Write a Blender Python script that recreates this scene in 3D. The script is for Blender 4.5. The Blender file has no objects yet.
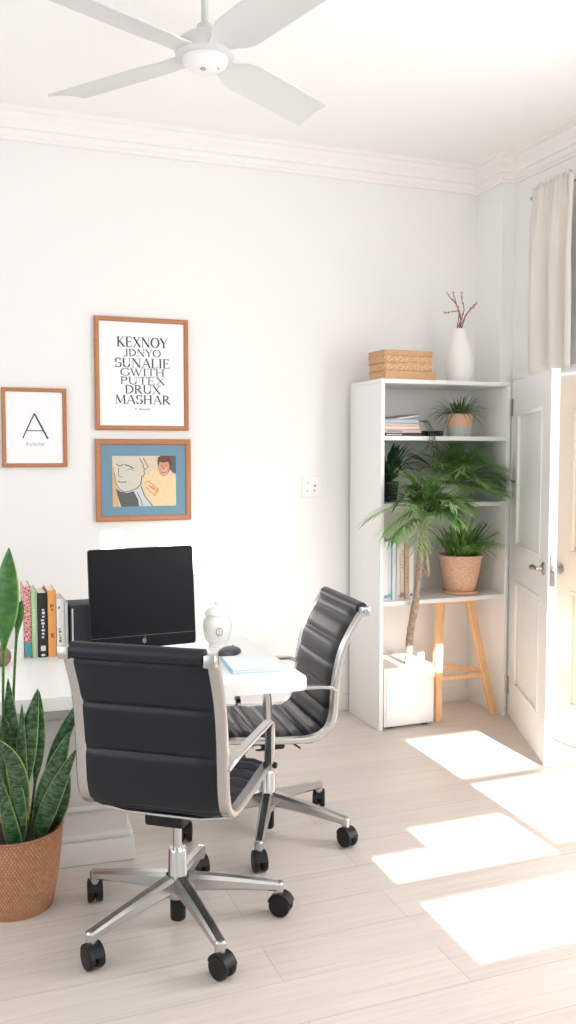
import bpy, bmesh, math, random
from mathutils import Vector, Matrix, Euler
R = math.radians
PI = math.pi
S = bpy.context.scene
COL = S.collection

# ------------------------------------------------------------------ camera
FPX = 891.0
YAW, PITCH = R(20.75), math.atan(60 / FPX)
cam_data = bpy.data.cameras.new('camera')
cam_data.sensor_fit = 'VERTICAL'
cam_data.sensor_height = 36.0
cam_data.lens = FPX / 1024 * 36.0
cam_data.clip_start = 0.02
cam = bpy.data.objects.new('camera', cam_data)
COL.objects.link(cam)
EYE = Vector((0, 0, 1.5))
cam.location = EYE
cam.rotation_euler = Euler((PI / 2 - PITCH, 0, -YAW), 'XYZ')
S.camera = cam

# ------------------------------------------------------------------ light
S.view_settings.view_transform = 'Standard'
S.view_settings.look = 'None'
S.view_settings.exposure = 0.03
S.view_settings.gamma = 1.0
S.view_settings.use_curve_mapping = False
S.cycles.diffuse_bounces = 8
S.cycles.max_bounces = 14
world = bpy.data.worlds.new('sky')
S.world = world
world.use_nodes = True
bg = world.node_tree.nodes['Background']
bg.inputs[0].default_value = (0.86, 0.93, 1.0, 1)
bg.inputs[1].default_value = 1.6

SUN_DIR = Vector((0.03, 1.0, -0.38))       # the way the sunlight travels
TAN_E = 0.38
sun = bpy.data.lights.new('sun', 'SUN')
sun.energy = 28.0
sun.angle = R(0.35)
sun.color = (1.0, 0.95, 0.88)
so = bpy.data.objects.new('sun', sun)
so.rotation_euler = SUN_DIR.to_track_quat('-Z', 'Y').to_euler()
so.location = (0, -3, 5)
COL.objects.link(so)


def area_light(name, loc, aim, sx, sy, power, color=(1, 1, 1), spread=180):
    l = bpy.data.lights.new(name, 'AREA')
    l.shape = 'RECTANGLE'
    l.size, l.size_y = sx, sy
    l.energy = power
    l.color = color
    l.spread = R(spread)
    o = bpy.data.objects.new(name, l)
    o.location = loc
    o.rotation_euler = Vector(aim).to_track_quat('-Z', 'Y').to_euler()
    COL.objects.link(o)
    return o


# daylight at the windows of the wall behind the camera and of the right wall
area_light('daylight_rear_window', (2.0, -0.33, 1.8), (0, 1, 0.0), 1.8, 1.5, 19, (1.0, 0.99, 0.98))
area_light('left_fill', (-1.44, 2.6, 1.5), (1, 0, 0.0), 2.0, 1.6, 11, (0.95, 0.975, 1.0))  # soft fill added from the left; no window known on that wall
area_light('daylight_right_window', (3.02, 1.95, 1.55), (-1, 0.10, -0.05), 1.0, 1.5, 48, (0.99, 0.99, 1.0))

# added unseen spot lamp for the soft bright patch low on the back wall
spot = bpy.data.lights.new('wall_glow_spot', 'SPOT')
spot.energy = 270
spot.spot_size = R(21)
spot.spot_blend = 1.0
spot.shadow_soft_size = 0.12
spot.color = (1.0, 0.985, 0.96)
spo = bpy.data.objects.new('wall_glow_spot', spot)
spo.location = (1.0, -0.30, 2.35)
spo.rotation_euler = (Vector((1.45, 4.655, 0.66)) - spo.location).to_track_quat('-Z', 'Y').to_euler()
COL.objects.link(spo)


# ------------------------------------------------------------------ materials
def mat(name, color, rough=0.5, metal=0.0, bump=0.0, scale=40.0, var=0.0, spec=0.5, coat=0.0, stretch=None):
    m = bpy.data.materials.new(name)
    m.use_nodes = True
    nt = m.node_tree
    b = nt.nodes['Principled BSDF']
    b.inputs['Base Color'].default_value = (*color, 1)
    b.inputs['Roughness'].default_value = rough
    b.inputs['Metallic'].default_value = metal
    b.inputs['Specular IOR Level'].default_value = spec
    b.inputs['Coat Weight'].default_value = coat
    if bump or var:
        tc = nt.nodes.new('ShaderNodeTexCoord')
        no = nt.nodes.new('ShaderNodeTexNoise')
        no.inputs['Scale'].default_value = scale
        no.inputs['Detail'].default_value = 4
        if stretch:
            mp = nt.nodes.new('ShaderNodeMapping')
            mp.inputs['Scale'].default_value = stretch
            nt.links.new(tc.outputs['Object'], mp.inputs[0])
            nt.links.new(mp.outputs[0], no.inputs[0])
        else:
            nt.links.new(tc.outputs['Object'], no.inputs[0])
        if bump:
            bp = nt.nodes.new('ShaderNodeBump')
            bp.inputs['Strength'].default_value = bump
            bp.inputs['Distance'].default_value = 0.004
            nt.links.new(no.outputs[0], bp.inputs['Height'])
            nt.links.new(bp.outputs[0], b.inputs['Normal'])
        if var:
            rp = nt.nodes.new('ShaderNodeValToRGB')
            rp.color_ramp.elements[0].position = 0.3
            rp.color_ramp.elements[1].position = 0.7
            rp.color_ramp.elements[0].color = (*[c * (1 - var) for c in color], 1)
            rp.color_ramp.elements[1].color = (*[min(1, c * (1 + var)) for c in color], 1)
            nt.links.new(no.outputs[0], rp.inputs[0])
            nt.links.new(rp.outputs[0], b.inputs['Base Color'])
    return m


M = {}
M['wall'] = mat('wall_paint', (0.81, 0.80, 0.785), 0.9, bump=0.03, scale=90, spec=0.2)
M['wall_side'] = mat('wall_paint_side', (0.82, 0.82, 0.805), 0.9, bump=0.03, scale=90, spec=0.2)
M['ceiling'] = mat('ceiling_paint', (0.91, 0.895, 0.88), 0.95, bump=0.02, scale=60, spec=0.1)
M['trim'] = mat('trim_paint', (0.85, 0.815, 0.80), 0.6, bump=0.01, scale=60)
M['white'] = mat('white_lacquer', (0.84, 0.835, 0.82), 0.4, bump=0.01, scale=30)
M['pedestal'] = mat('pedestal_grey_white', (0.64, 0.61, 0.585), 0.5, bump=0.01, scale=30)  # one even tone, set darker than the desktop
M['desk'] = mat('desk_lacquer', (0.84, 0.84, 0.83), 0.32, bump=0.008, scale=30)
M['door'] = mat('door_paint', (0.86, 0.855, 0.84), 0.4, bump=0.01, scale=30)
M['door_beige'] = mat('door_cream_paint', (0.82, 0.73, 0.63), 0.5, bump=0.01, scale=30)
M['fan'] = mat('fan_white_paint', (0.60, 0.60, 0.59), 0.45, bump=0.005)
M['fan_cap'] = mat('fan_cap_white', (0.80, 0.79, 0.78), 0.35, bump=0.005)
M['chrome'] = mat('brushed_aluminium', (0.55, 0.545, 0.54), 0.27, 1.0, bump=0.04, scale=120, stretch=(1, 1, 0.05))
M['polish'] = mat('polished_aluminium', (0.60, 0.60, 0.595), 0.16, 1.0, bump=0.01, scale=60)
M['leather'] = mat('black_leather', (0.005, 0.008, 0.015), 0.33, bump=0.08, scale=260, spec=0.38)
M['black'] = mat('black_plastic', (0.010, 0.010, 0.011), 0.45, bump=0.02, scale=100, spec=0.3)
M['screen'] = mat('black_glass_screen', (0.006, 0.006, 0.008), 0.30, bump=0.0, scale=10, var=0.1, spec=0.16)
M['logo'] = mat('grey_mark', (0.16, 0.16, 0.17), 0.4, bump=0.01)
M['oak'] = mat('reddish_oak_frame', (0.42, 0.175, 0.08), 0.45, bump=0.1, scale=60, var=0.18, stretch=(4, 4, 1))
M['mount'] = mat('white_print_paper', (0.83, 0.84, 0.85), 0.8, bump=0.005)
M['blue_mount'] = mat('blue_mount_board', (0.155, 0.285, 0.375), 0.85, bump=0.03, scale=300, var=0.05)
M['ink'] = mat('black_ink', (0.035, 0.035, 0.04), 0.7, bump=0.005)
M['ink_grey'] = mat('grey_ink', (0.30, 0.30, 0.31), 0.7, bump=0.005)
M['pine'] = mat('pale_pine', (0.78, 0.46, 0.235), 0.5, bump=0.06, scale=14, var=0.10, stretch=(6, 6, 0.6))
M['tan_book'] = mat('tan_cloth_cover', (0.58, 0.33, 0.17), 0.8, bump=0.2, scale=120, var=0.14, stretch=(0.3, 0.3, 3))
M['tan_pages'] = mat('tan_speckled_pages', (0.58, 0.36, 0.20), 0.9, bump=0.3, scale=150, var=0.35)
M['ceramic'] = mat('matt_white_ceramic', (0.80, 0.78, 0.76), 0.75, bump=0.03, scale=150)
M['glaze'] = mat('glazed_white_porcelain', (0.82, 0.83, 0.80), 0.18, bump=0.01, coat=0.4)
M['twig'] = mat('brown_twig_bark', (0.22, 0.10, 0.065), 0.8, bump=0.2)
M['bud'] = mat('pale_pink_bud', (0.50, 0.30, 0.24), 0.8, bump=0.1, var=0.2)
M['terra'] = mat('speckled_terracotta', (0.74, 0.46, 0.31), 0.75, bump=0.3, scale=95, var=0.22)
M['terra_plain'] = mat('salmon_terracotta', (0.72, 0.42, 0.29), 0.75, bump=0.1, scale=170, var=0.06)
M['speckle'] = mat('grey_speckled_glaze', (0.45, 0.47, 0.47), 0.7, bump=0.2, scale=200, var=0.35)
M['soil'] = mat('dark_soil', (0.035, 0.024, 0.018), 0.95, bump=0.6, scale=120, var=0.4)
M['bark'] = mat('grey_brown_bark', (0.36, 0.27, 0.20), 0.9, bump=0.7, scale=70, var=0.4)
M['stem'] = mat('green_stem', (0.10, 0.16, 0.05), 0.6, bump=0.05)
M['curtain'] = mat('cream_linen', (0.72, 0.675, 0.625), 0.95, bump=0.12, scale=400, var=0.03, spec=0.1)
M['nickel'] = mat('satin_nickel', (0.50, 0.47, 0.43), 0.25, 1.0, bump=0.01)
M['paper'] = mat('page_paper', (0.80, 0.77, 0.70), 0.9, bump=0.3, scale=30, stretch=(60, 1, 1))
M['glass'] = mat('window_glass', (0.9, 0.95, 0.97), 0.02, bump=0.0)
M['glass'].node_tree.nodes['Principled BSDF'].inputs['Transmission Weight'].default_value = 1.0
M['dark_gap'] = mat('window_frame_grey', (0.33, 0.29, 0.25), 0.6, bump=0.02)
M['notebook'] = mat('pale_notebook_paper', (0.80, 0.85, 0.89), 0.6, bump=0.01)
M['notebook_edge'] = mat('blue_notebook_cover', (0.42, 0.62, 0.80), 0.6, bump=0.01)


def leaf_mat(name, c_mid, c_edge, c_band, rough=0.32, band=38.0, edge_pos=0.80):
    """Blade coloured across its width (margin) and along its length (bands) from the leaf's own UV."""
    m = bpy.data.materials.new(name)
    m.use_nodes = True
    nt = m.node_tree
    b = nt.nodes['Principled BSDF']
    b.inputs['Roughness'].default_value = rough
    uv = nt.nodes.new('ShaderNodeUVMap')
    sep = nt.nodes.new('ShaderNodeSeparateXYZ')
    nt.links.new(uv.outputs[0], sep.inputs[0])
    sub = nt.nodes.new('ShaderNodeMath'); sub.operation = 'SUBTRACT'; sub.inputs[1].default_value = 0.5
    ab = nt.nodes.new('ShaderNodeMath'); ab.operation = 'ABSOLUTE'
    mu = nt.nodes.new('ShaderNodeMath'); mu.operation = 'MULTIPLY'; mu.inputs[1].default_value = 2.0
    nt.links.new(sep.outputs[0], sub.inputs[0]); nt.links.new(sub.outputs[0], ab.inputs[0]); nt.links.new(ab.outputs[0], mu.inputs[0])
    edge = nt.nodes.new('ShaderNodeValToRGB')
    edge.color_ramp.elements[0].position = edge_pos
    edge.color_ramp.elements[1].position = min(1, edge_pos + 0.12)
    nt.links.new(mu.outputs[0], edge.inputs[0])
    tc = nt.nodes.new('ShaderNodeTexCoord')
    no = nt.nodes.new('ShaderNodeTexNoise'); no.inputs['Scale'].default_value = 9.0
    mp = nt.nodes.new('ShaderNodeMapping'); mp.inputs['Scale'].default_value = (2.0, band, 1)
    nt.links.new(uv.outputs[0], mp.inputs[0]); nt.links.new(mp.outputs[0], no.inputs[0])
    no.inputs['Scale'].default_value = 1.0
    no.inputs['Detail'].default_value = 3
    rp = nt.nodes.new('ShaderNodeValToRGB')
    rp.color_ramp.elements[0].position = 0.42
    rp.color_ramp.elements[1].position = 0.60
    rp.color_ramp.elements[0].color = (*c_mid, 1)
    rp.color_ramp.elements[1].color = (*c_band, 1)
    nt.links.new(no.outputs[0], rp.inputs[0])
    mx = nt.nodes.new('ShaderNodeMix'); mx.data_type = 'RGBA'
    nt.links.new(edge.outputs[0], mx.inputs[0])
    nt.links.new(rp.outputs[0], mx.inputs[6])
    mx.inputs[7].default_value = (*c_edge, 1)
    nt.links.new(mx.outputs[2], b.inputs['Base Color'])
    b.inputs['Subsurface Weight'].default_value = 0.0
    return m


M['snake'] = leaf_mat('banded_green_leaf', (0.014, 0.048, 0.020), (0.24, 0.38, 0.10), (0.075, 0.17, 0.075), 0.3)
M['snake_bright'] = leaf_mat('bright_green_leaf', (0.03, 0.115, 0.02), (0.20, 0.38, 0.09), (0.06, 0.18, 0.035), 0.3)
M['palm'] = leaf_mat('palm_leaflet_green', (0.10, 0.24, 0.05), (0.25, 0.42, 0.13), (0.16, 0.33, 0.08), 0.4, 3.0, 0.7)
M['palm_light'] = leaf_mat('pale_palm_leaflet_green', (0.16, 0.33, 0.08), (0.36, 0.53, 0.20), (0.22, 0.41, 0.12), 0.4, 3.0, 0.7)
M['dark_leaf'] = leaf_mat('dark_green_leaf', (0.018, 0.060, 0.020), (0.05, 0.13, 0.05), (0.03, 0.09, 0.03), 0.35, 3.0, 0.8)
M['grass_leaf'] = leaf_mat('grassy_green_leaf', (0.05, 0.13, 0.035), (0.13, 0.25, 0.08), (0.09, 0.19, 0.05), 0.4, 3.0, 0.8)


def floor_material():
    m = bpy.data.materials.new('pale_plank_floor')
    m.use_nodes = True
    nt = m.node_tree
    b = nt.nodes['Principled BSDF']
    tc = nt.nodes.new('ShaderNodeTexCoord')
    br = nt.nodes.new('ShaderNodeTexBrick')
    br.offset = 0.37
    br.inputs['Scale'].default_value = 1.0
    br.inputs['Brick Width'].default_value = 1.35
    br.inputs['Row Height'].default_value = 0.19
    br.inputs['Mortar Size'].default_value = 0.0016
    br.inputs['Mortar Smooth'].default_value = 0.3
    br.inputs['Bias'].default_value = 0.0
    br.inputs['Color1'].default_value = (0.64, 0.572, 0.52, 1)
    br.inputs['Color2'].default_value = (0.60, 0.532, 0.485, 1)
    br.inputs['Mortar'].default_value = (0.45, 0.385, 0.345, 1)
    nt.links.new(tc.outputs['Object'], br.inputs[0])
    mp = nt.nodes.new('ShaderNodeMapping')
    mp.inputs['Scale'].default_value = (1.2, 34, 1)
    nt.links.new(tc.outputs['Object'], mp.inputs[0])
    no = nt.nodes.new('ShaderNodeTexNoise')
    no.inputs['Scale'].default_value = 2.2
    no.inputs['Detail'].default_value = 7
    no.inputs['Distortion'].default_value = 0.6
    nt.links.new(mp.outputs[0], no.inputs[0])
    rp = nt.nodes.new('ShaderNodeValToRGB')
    rp.color_ramp.elements[0].position = 0.30
    rp.color_ramp.elements[1].position = 0.72
    rp.color_ramp.elements[0].color = (0.89, 0.885, 0.88, 1)
    rp.color_ramp.elements[1].color = (1.04, 1.04, 1.04, 1)
    nt.links.new(no.outputs[0], rp.inputs[0])
    mx = nt.nodes.new('ShaderNodeMix'); mx.data_type = 'RGBA'; mx.blend_type = 'MULTIPLY'
    mx.inputs[0].default_value = 1.0
    nt.links.new(br.outputs[0], mx.inputs[6])
    nt.links.new(rp.outputs[0], mx.inputs[7])
    nt.links.new(mx.outputs[2], b.inputs['Base Color'])
    b.inputs['Roughness'].default_value = 0.42
    bp = nt.nodes.new('ShaderNodeBump')
    bp.inputs['Strength'].default_value = 0.08
    bp.inputs['Distance'].default_value = 0.002
    nt.links.new(no.outputs[0], bp.inputs['Height'])
    nt.links.new(bp.outputs[0], b.inputs['Normal'])
    return m


def basket_material():
    m = bpy.data.materials.new('woven_rattan')
    m.use_nodes = True
    nt = m.node_tree
    b = nt.nodes['Principled BSDF']
    uv = nt.nodes.new('ShaderNodeUVMap')
    br = nt.nodes.new('ShaderNodeTexBrick')
    br.offset = 0.5
    br.inputs['Scale'].default_value = 1.0
    br.inputs['Brick Width'].default_value = 1 / 84
    br.inputs['Row Height'].default_value = 1 / 36
    br.inputs['Mortar Size'].default_value = 0.0026
    br.inputs['Mortar Smooth'].default_value = 1.0
    br.inputs['Color1'].default_value = (0.62, 0.31, 0.17, 1)
    br.inputs['Color2'].default_value = (0.50, 0.235, 0.12, 1)
    br.inputs['Mortar'].default_value = (0.30, 0.13, 0.065, 1)
    nt.links.new(uv.outputs[0], br.inputs[0])
    nt.links.new(br.outputs[0], b.inputs['Base Color'])
    b.inputs['Roughness'].default_value = 0.75
    bp = nt.nodes.new('ShaderNodeBump')
    bp.inputs['Strength'].default_value = 0.9
    bp.inputs['Distance'].default_value = 0.004
    bp.invert = True
    nt.links.new(br.outputs['Fac'], bp.inputs['Height'])
    nt.links.new(bp.outputs[0], b.inputs['Normal'])
    return m


M['floor'] = floor_material()
M['basket'] = basket_material()


# ------------------------------------------------------------------ geometry helpers
def at(px, py, y):
    """Point of the room seen at a photograph pixel, at distance y along the room."""
    right = Vector((math.cos(YAW), -math.sin(YAW), 0))
    fwd = Vector((math.sin(YAW) * math.cos(PITCH), math.cos(YAW) * math.cos(PITCH), -math.sin(PITCH)))
    up = right.cross(fwd)
    d = fwd + right * ((px - 288) / FPX) - up * ((py - 512) / FPX)
    return EYE + d * (y / d.y)


class MB:
    def __init__(self):
        self.bm = bmesh.new()
        self.uv = self.bm.loops.layers.uv.new('UVMap')

    def box(self, x0, x1, y0, y1, z0, z1, bev=0.0, seg=2, mtx=None):
        bm = self.bm
        vs = [bm.verts.new((x, y, z)) for x in (x0, x1) for y in (y0, y1) for z in (z0, z1)]
        idx = [(0, 1, 3, 2), (4, 6, 7, 5), (0, 4, 5, 1), (2, 3, 7, 6), (0, 2, 6, 4), (1, 5, 7, 3)]
        fs = [bm.faces.new([vs[i] for i in f]) for f in idx]
        if mtx is not None:
            for v in vs:
                v.co = mtx @ v.co
        if bev:
            es = {e for f in fs for e in f.edges}
            bmesh.ops.bevel(bm, geom=list(es), offset=bev, segments=seg, profile=0.5, affect='EDGES')
        return self

    def tube(self, pts, r, seg=10, cap=True, flat=None):
        bm = self.bm
        pts = [Vector(p) for p in pts]
        n = len(pts)
        rs = r if isinstance(r, (list, tuple)) else [r] * n
        tang = []
        for i in range(n):
            a = pts[max(0, i - 1)]
            c = pts[min(n - 1, i + 1)]
            tang.append((c - a).normalized())
        ref = Vector((0, 0, 1)) if abs(tang[0].z) < 0.9 else Vector((1, 0, 0))
        u = tang[0].cross(ref).normalized()
        rings = []
        for i in range(n):
            t = tang[i]
            u = (u - t * u.dot(t)).normalized()
            v = t.cross(u)
            ring = []
            for k in range(seg):
                a = 2 * PI * k / seg
                ring.append(bm.verts.new(pts[i] + (u * math.cos(a) + v * math.sin(a)) * rs[i]))
            rings.append(ring)
        for i in range(n - 1):
            for k in range(seg):
                bm.faces.new((rings[i][k], rings[i][(k + 1) % seg], rings[i + 1][(k + 1) % seg], rings[i + 1][k]))
        if cap:
            bm.faces.new(list(reversed(rings[0])))
            bm.faces.new(rings[-1])
        return self

    def ribbon(self, pts, w, t, side=(1, 0, 0), bev=True):
        """Sweep a w (along side) by t bar along pts; w and t may be lists."""
        bm = self.bm
        pts = [Vector(p) for p in pts]
        n = len(pts)
        side = Vector(side).normalized()
        ws = w if isinstance(w, (list, tuple)) else [w] * n
        ts = t if isinstance(t, (list, tuple)) else [t] * n
        rings = []
        for i in range(n):
            tan = (pts[min(n - 1, i + 1)] - pts[max(0, i - 1)]).normalized()
            s = (side - tan * side.dot(tan)).normalized()
            nn = tan.cross(s)
            a, b = ws[i] / 2, ts[i] / 2
            c = min(a, b) * 0.45 if bev else 0
            prof = [(-a + c, -b), (a - c, -b), (a, -b + c), (a, b - c), (a - c, b), (-a + c, b), (-a, b - c), (-a, -b + c)] if bev else [(-a, -b), (a, -b), (a, b), (-a, b)]
            rings.append([bm.verts.new(pts[i] + s * p + nn * q) for p, q in prof])
        m = len(rings[0])
        for i in range(n - 1):
            for k in range(m):
                bm.faces.new((rings[i][k], rings[i][(k + 1) % m], rings[i + 1][(k + 1) % m], rings[i + 1][k]))
        bm.faces.new(list(reversed(rings[0])))
        bm.faces.new(rings[-1])
        return self

    def lathe(self, prof, seg=32, c=(0, 0, 0), mtx=None):
        """prof: (r, z) from bottom to top; ends at r=0 close themselves."""
        bm = self.bm
        c = Vector(c)
        rings = []
        T = mtx or Matrix.Identity(4)
        for r, z in prof:
            if r <= 1e-6:
                rings.append([bm.verts.new(c + (T @ Vector((0, 0, z))))])
            else:
                rings.append([bm.verts.new(c + (T @ Vector((r * math.cos(2 * PI * k / seg), r * math.sin(2 * PI * k / seg), z)))) for k in range(seg)])
        n = len(prof)
        for i in range(n - 1):
            a, b = rings[i], rings[i + 1]
            for k in range(seg):
                k2 = (k + 1) % seg
                if len(a) == 1 and len(b) == 1:
                    continue
                if len(a) == 1:
                    f = bm.faces.new((a[0], b[k2], b[k]))
                elif len(b) == 1:
                    f = bm.faces.new((a[k], a[k2], b[0]))
                else:
                    f = bm.faces.new((a[k], a[k2], b[k2], b[k]))
                    us = (k / seg, (k + 1) / seg, (k + 1) / seg, k / seg)
                    vs = (i / (n - 1), i / (n - 1), (i + 1) / (n - 1), (i + 1) / (n - 1))
                    for l, uu, vv in zip(f.loops, us, vs):
                        l[self.uv].uv = (uu, vv)
        return self

    def prism(self, poly, y0, y1, mtx=None):
        """Polygon in (x, z), given thickness from y0 to y1."""
        bm = self.bm
        T = mtx or Matrix.Identity(4)
        a = [bm.verts.new(T @ Vector((x, y0, z))) for x, z in poly]
        b = [bm.verts.new(T @ Vector((x, y1, z))) for x, z in poly]
        n = len(poly)
        bm.faces.new(a)
        bm.faces.new(list(reversed(b)))
        for i in range(n):
            bm.faces.new((a[i], b[i], b[(i + 1) % n], a[(i + 1) % n]))
        return self

    def strip(self, cps, widths, side, cup=0.0, clamp=None):
        """A leaf blade along cps with the given half-width profile; crease depth cup."""
        bm = self.bm
        n = len(cps)
        rows = []
        for i, p in enumerate(cps):
            tan = (cps[min(n - 1, i + 1)] - cps[max(0, i - 1)])
            if tan.length < 1e-9:
                tan = Vector((0, 0, 1))
            tan.normalize()
            s = side - tan * side.dot(tan)
            if s.length < 1e-4:
                s = tan.orthogonal()
            s.normalize()
            nn = tan.cross(s)
            w = widths[i]
            q = [p - s * w + nn * (w * cup), p, p + s * w + nn * (w * cup)]
            if clamp:
                q = [clamp(v) for v in q]
            rows.append([bm.verts.new(v) for v in q])
        for i in range(n - 1):
            for k in range(2):
                f = bm.faces.new((rows[i][k], rows[i][k + 1], rows[i + 1][k + 1], rows[i + 1][k]))
                us = (k / 2, (k + 1) / 2, (k + 1) / 2, k / 2)
                vs = (i / (n - 1), i / (n - 1), (i + 1) / (n - 1), (i + 1) / (n - 1))
                for l, uu, vv in zip(f.loops, us, vs):
                    l[self.uv].uv = (uu, vv)
        return self

    def build(self, name, m, parent=None, recalc=True, sharp=38, loc=None):
        if recalc:
            bmesh.ops.recalc_face_normals(self.bm, faces=self.bm.faces)
        me = bpy.data.meshes.new(name)
        for f in self.bm.faces:
            f.smooth = True
        self.bm.to_mesh(me)
        self.bm.free()
        me.set_sharp_from_angle(angle=R(sharp))
        me.materials.append(m)
        o = bpy.data.objects.new(name, me)
        COL.objects.link(o)
        if parent is not None:
            o.parent = parent
        if loc is not None:
            o.location = loc
        return o


def tag(o, label, cat, group=None):
    o['label'] = label
    o['category'] = cat
    if group:
        o['group'] = group
    return o


def thing(name, label, cat, loc=(0, 0, 0), rz=0.0, group=None):
    o = bpy.data.objects.new(name, None)
    COL.objects.link(o)
    o.location = loc
    o.rotation_euler = (0, 0, rz)
    o.empty_display_size = 0.05
    return tag(o, label, cat, group)


def struct(o):
    o['kind'] = 'structure'
    return o


def bez(p0, p1, p2, n):
    p0, p1, p2 = Vector(p0), Vector(p1), Vector(p2)
    return [p0 * (1 - t) ** 2 + p1 * (2 * t * (1 - t)) + p2 * t * t for t in [i / (n - 1) for i in range(n)]]


def smooth_path(pts, n=6):
    """Catmull-Rom through pts."""
    P = [Vector(p) for p in pts]
    P = [P[0] * 2 - P[1]] + P + [P[-1] * 2 - P[-2]]
    out = []
    for i in range(1, len(P) - 2):
        for k in range(n):
            t = k / n
            a, b, c, d = P[i - 1], P[i], P[i + 1], P[i + 2]
            out.append(0.5 * ((2 * b) + (c - a) * t + (2 * a - 5 * b + 4 * c - d) * t * t + (3 * b - a - 3 * c + d) * t ** 3))
    out.append(P[-2])
    return out


# ------------------------------------------------------------------ the room
XW0, XW1 = -1.5, 3.05           # left wall, right wall
YW0, YW1 = -0.35, 4.655         # wall behind the camera, back wall
H = 3.16
XP, YP = 2.965, 4.39            # corner pier: face and end


def holes_wall(a0, a1, z0, z1, holes):
    """Rectangles (a, z) of a wall with rectangular holes left open."""
    xs = sorted({a0, a1, *[h[0] for h in holes], *[h[1] for h in holes]})
    zs = sorted({z0, z1, *[h[2] for h in holes], *[h[3] for h in holes]})
    xs = [x for x in xs if a0 <= x <= a1]
    zs = [z for z in zs if z0 <= z <= z1]
    out = []
    for i in range(len(xs) - 1):
        for j in range(len(zs) - 1):
            cx, cz = (xs[i] + xs[i + 1]) / 2, (zs[j] + zs[j + 1]) / 2
            if not any(h[0] < cx < h[1] and h[2] < cz < h[3] for h in holes):
                out.append((xs[i], xs[i + 1], zs[j], zs[j + 1]))
    return out


struct(MB().box(XW0 - 0.1, XW1 + 0.1, YW0 - 0.1, YW1 + 0.1, -0.06, 0).build('floor', M['floor']))
struct(MB().box(XW0 - 0.1, XW1 + 0.1, YW0 - 0.1, YW1 + 0.1, H, H + 0.06).build('ceiling', M['ceiling']))
struct(MB().box(XW0 - 0.1, XW1 + 0.1, YW1, YW1 + 0.1, 0, H).build('wall_back', M['wall']))
w = MB()
for a, b, c, d in holes_wall(YW0, YW1, 0, H, [(0.6, 3.2, 0.6, 2.6)]):
    w.box(XW0 - 0.1, XW0, a, b, c, d)
struct(w.build('wall_left', M['wall_side']))

# right wall: double doorway, a window above and beside it
DY0, DY1, DH = 2.56, 4.255, 1.915
w = MB()
for a, b, c, d in holes_wall(YW0, YW1, 0, H, [(DY0, DY1, 0, DH), (2.75, 3.80, 2.02, 2.82), (1.45, 2.45, 0.75, 2.35)]):
    w.box(XW1, XW1 + 0.1, a, b, c, d)
w.box(XP, XW1, YP, YW1, 0, H)
struct(w.build('wall_right', M['wall_side']))

# wall behind the camera: its window panes throw the sun patches (given as x range and floor reach v)
PANES = [
    (1.42, 2.09, 2.17, 2.54),
    (1.42, 1.66, 2.69, 2.90), (1.66, 2.10, 2.69, 3.08),
    (2.15, 2.94, 2.76, 3.40), (2.17, 2.94, 3.47, 4.06),
    (2.30, 2.94, 5.02, 5.42),
    (0.80, 0.90, 6.9, 7.50), (1.10, 1.34, 6.9, 7.46),
]
HL = [(x0 - 0.03 * (v0 - YW0), x1 - 0.03 * (v0 - YW0), (v0 - YW0) * TAN_E, (v1 - YW0) * TAN_E) for x0, x1, v0, v1 in PANES]
w = MB()
for a, b, c, d in holes_wall(XW0, XW1, 0, H, HL):
    w.box(a, b, YW0 - 0.02, YW0, c, d)
struct(w.build('wall_rear', M['wall_side']))


def cornice_profile(s):
    # (projection, drop below ceiling)
    return [(0, 0), (0.085, 0), (0.085, 0.018), (0.070, 0.024), (0.066, 0.045), (0.048, 0.066), (0.040, 0.078), (0.040, 0.090),
            (0.028, 0.094), (0.024, 0.118), (0.012, 0.128), (0.012, 0.140), (0, 0.142)]


def cornice(name, path):
    """path: wall-foot corner points in plan (x, y, inward x, inward y) with mitred offsets."""
    mb = MB()
    prof = cornice_profile(1)
    rings = []
    for x, y, nx, ny in path:
        rings.append([mb.bm.verts.new((x + nx * p, y + ny * p, H - d)) for p, d in prof])
    for i in range(len(rings) - 1):
        for k in range(len(prof)):
            k2 = (k + 1) % len(prof)
            mb.bm.faces.new((rings[i][k], rings[i][k2], rings[i + 1][k2], rings[i + 1][k]))
    mb.bm.faces.new(rings[0])
    mb.bm.faces.new(list(reversed(rings[-1])))
    return struct(mb.build(name, M['trim'], sharp=25))


cornice('trim_1', [(XW0, YW1, 0, -1), (XP, YW1, -1, -1)])
cornice('trim_2', [(XP, YW1, -1, -1), (XP, YP, -1, -1), (XW1, YP, -1, -1), (XW1, YW0, -1, 0)])


def baseboard(name, x0, x1, y0, y1):
    struct(MB().box(x0, x1, y0, y1, 0, 0.095, 0.004).build(name, M['trim']))


baseboard('baseboard_back', XW0, XP, YW1 - 0.014, YW1)
baseboard('baseboard_right', XP - 0.014, XP, YP, YW1 - 0.015)
baseboard('baseboard_left', XW0, XW0 + 0.014, YW0, YW1 - 0.015)

# door casing (trim_3): jambs and head around the double doorway
w = MB()
w.box(3.015, XW1 - 0.001, 4.262, 4.345, 0, DH - 0.003, 0.004)
w.box(3.015, XW1 - 0.001, DY0 - 0.09, DY0, 0, DH - 0.003, 0.004)
w.box(3.015, XW1 - 0.001, DY0 - 0.09, 4.345, DH - 0.002, DH + 0.04, 0.004)
struct(w.build('trim_3', M['trim']))

# window over the doors
w = MB()
for a, b, c, d in [(2.75, 3.80, 2.02, 2.07), (2.75, 3.80, 2.77, 2.82), (2.75, 2.80, 2.07, 2.77), (3.75, 3.80, 2.07, 2.77), (3.25, 3.29, 2.07, 2.77)]:
    w.box(XW1 + 0.02, XW1 + 0.07, a, b, c, d, 0.003)
win = struct(w.build('window_1', M['dark_gap']))
g = MB().box(XW1 + 0.042, XW1 + 0.048, 2.80, 3.75, 2.07, 2.77).build('pane', M['glass'], win)


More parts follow.
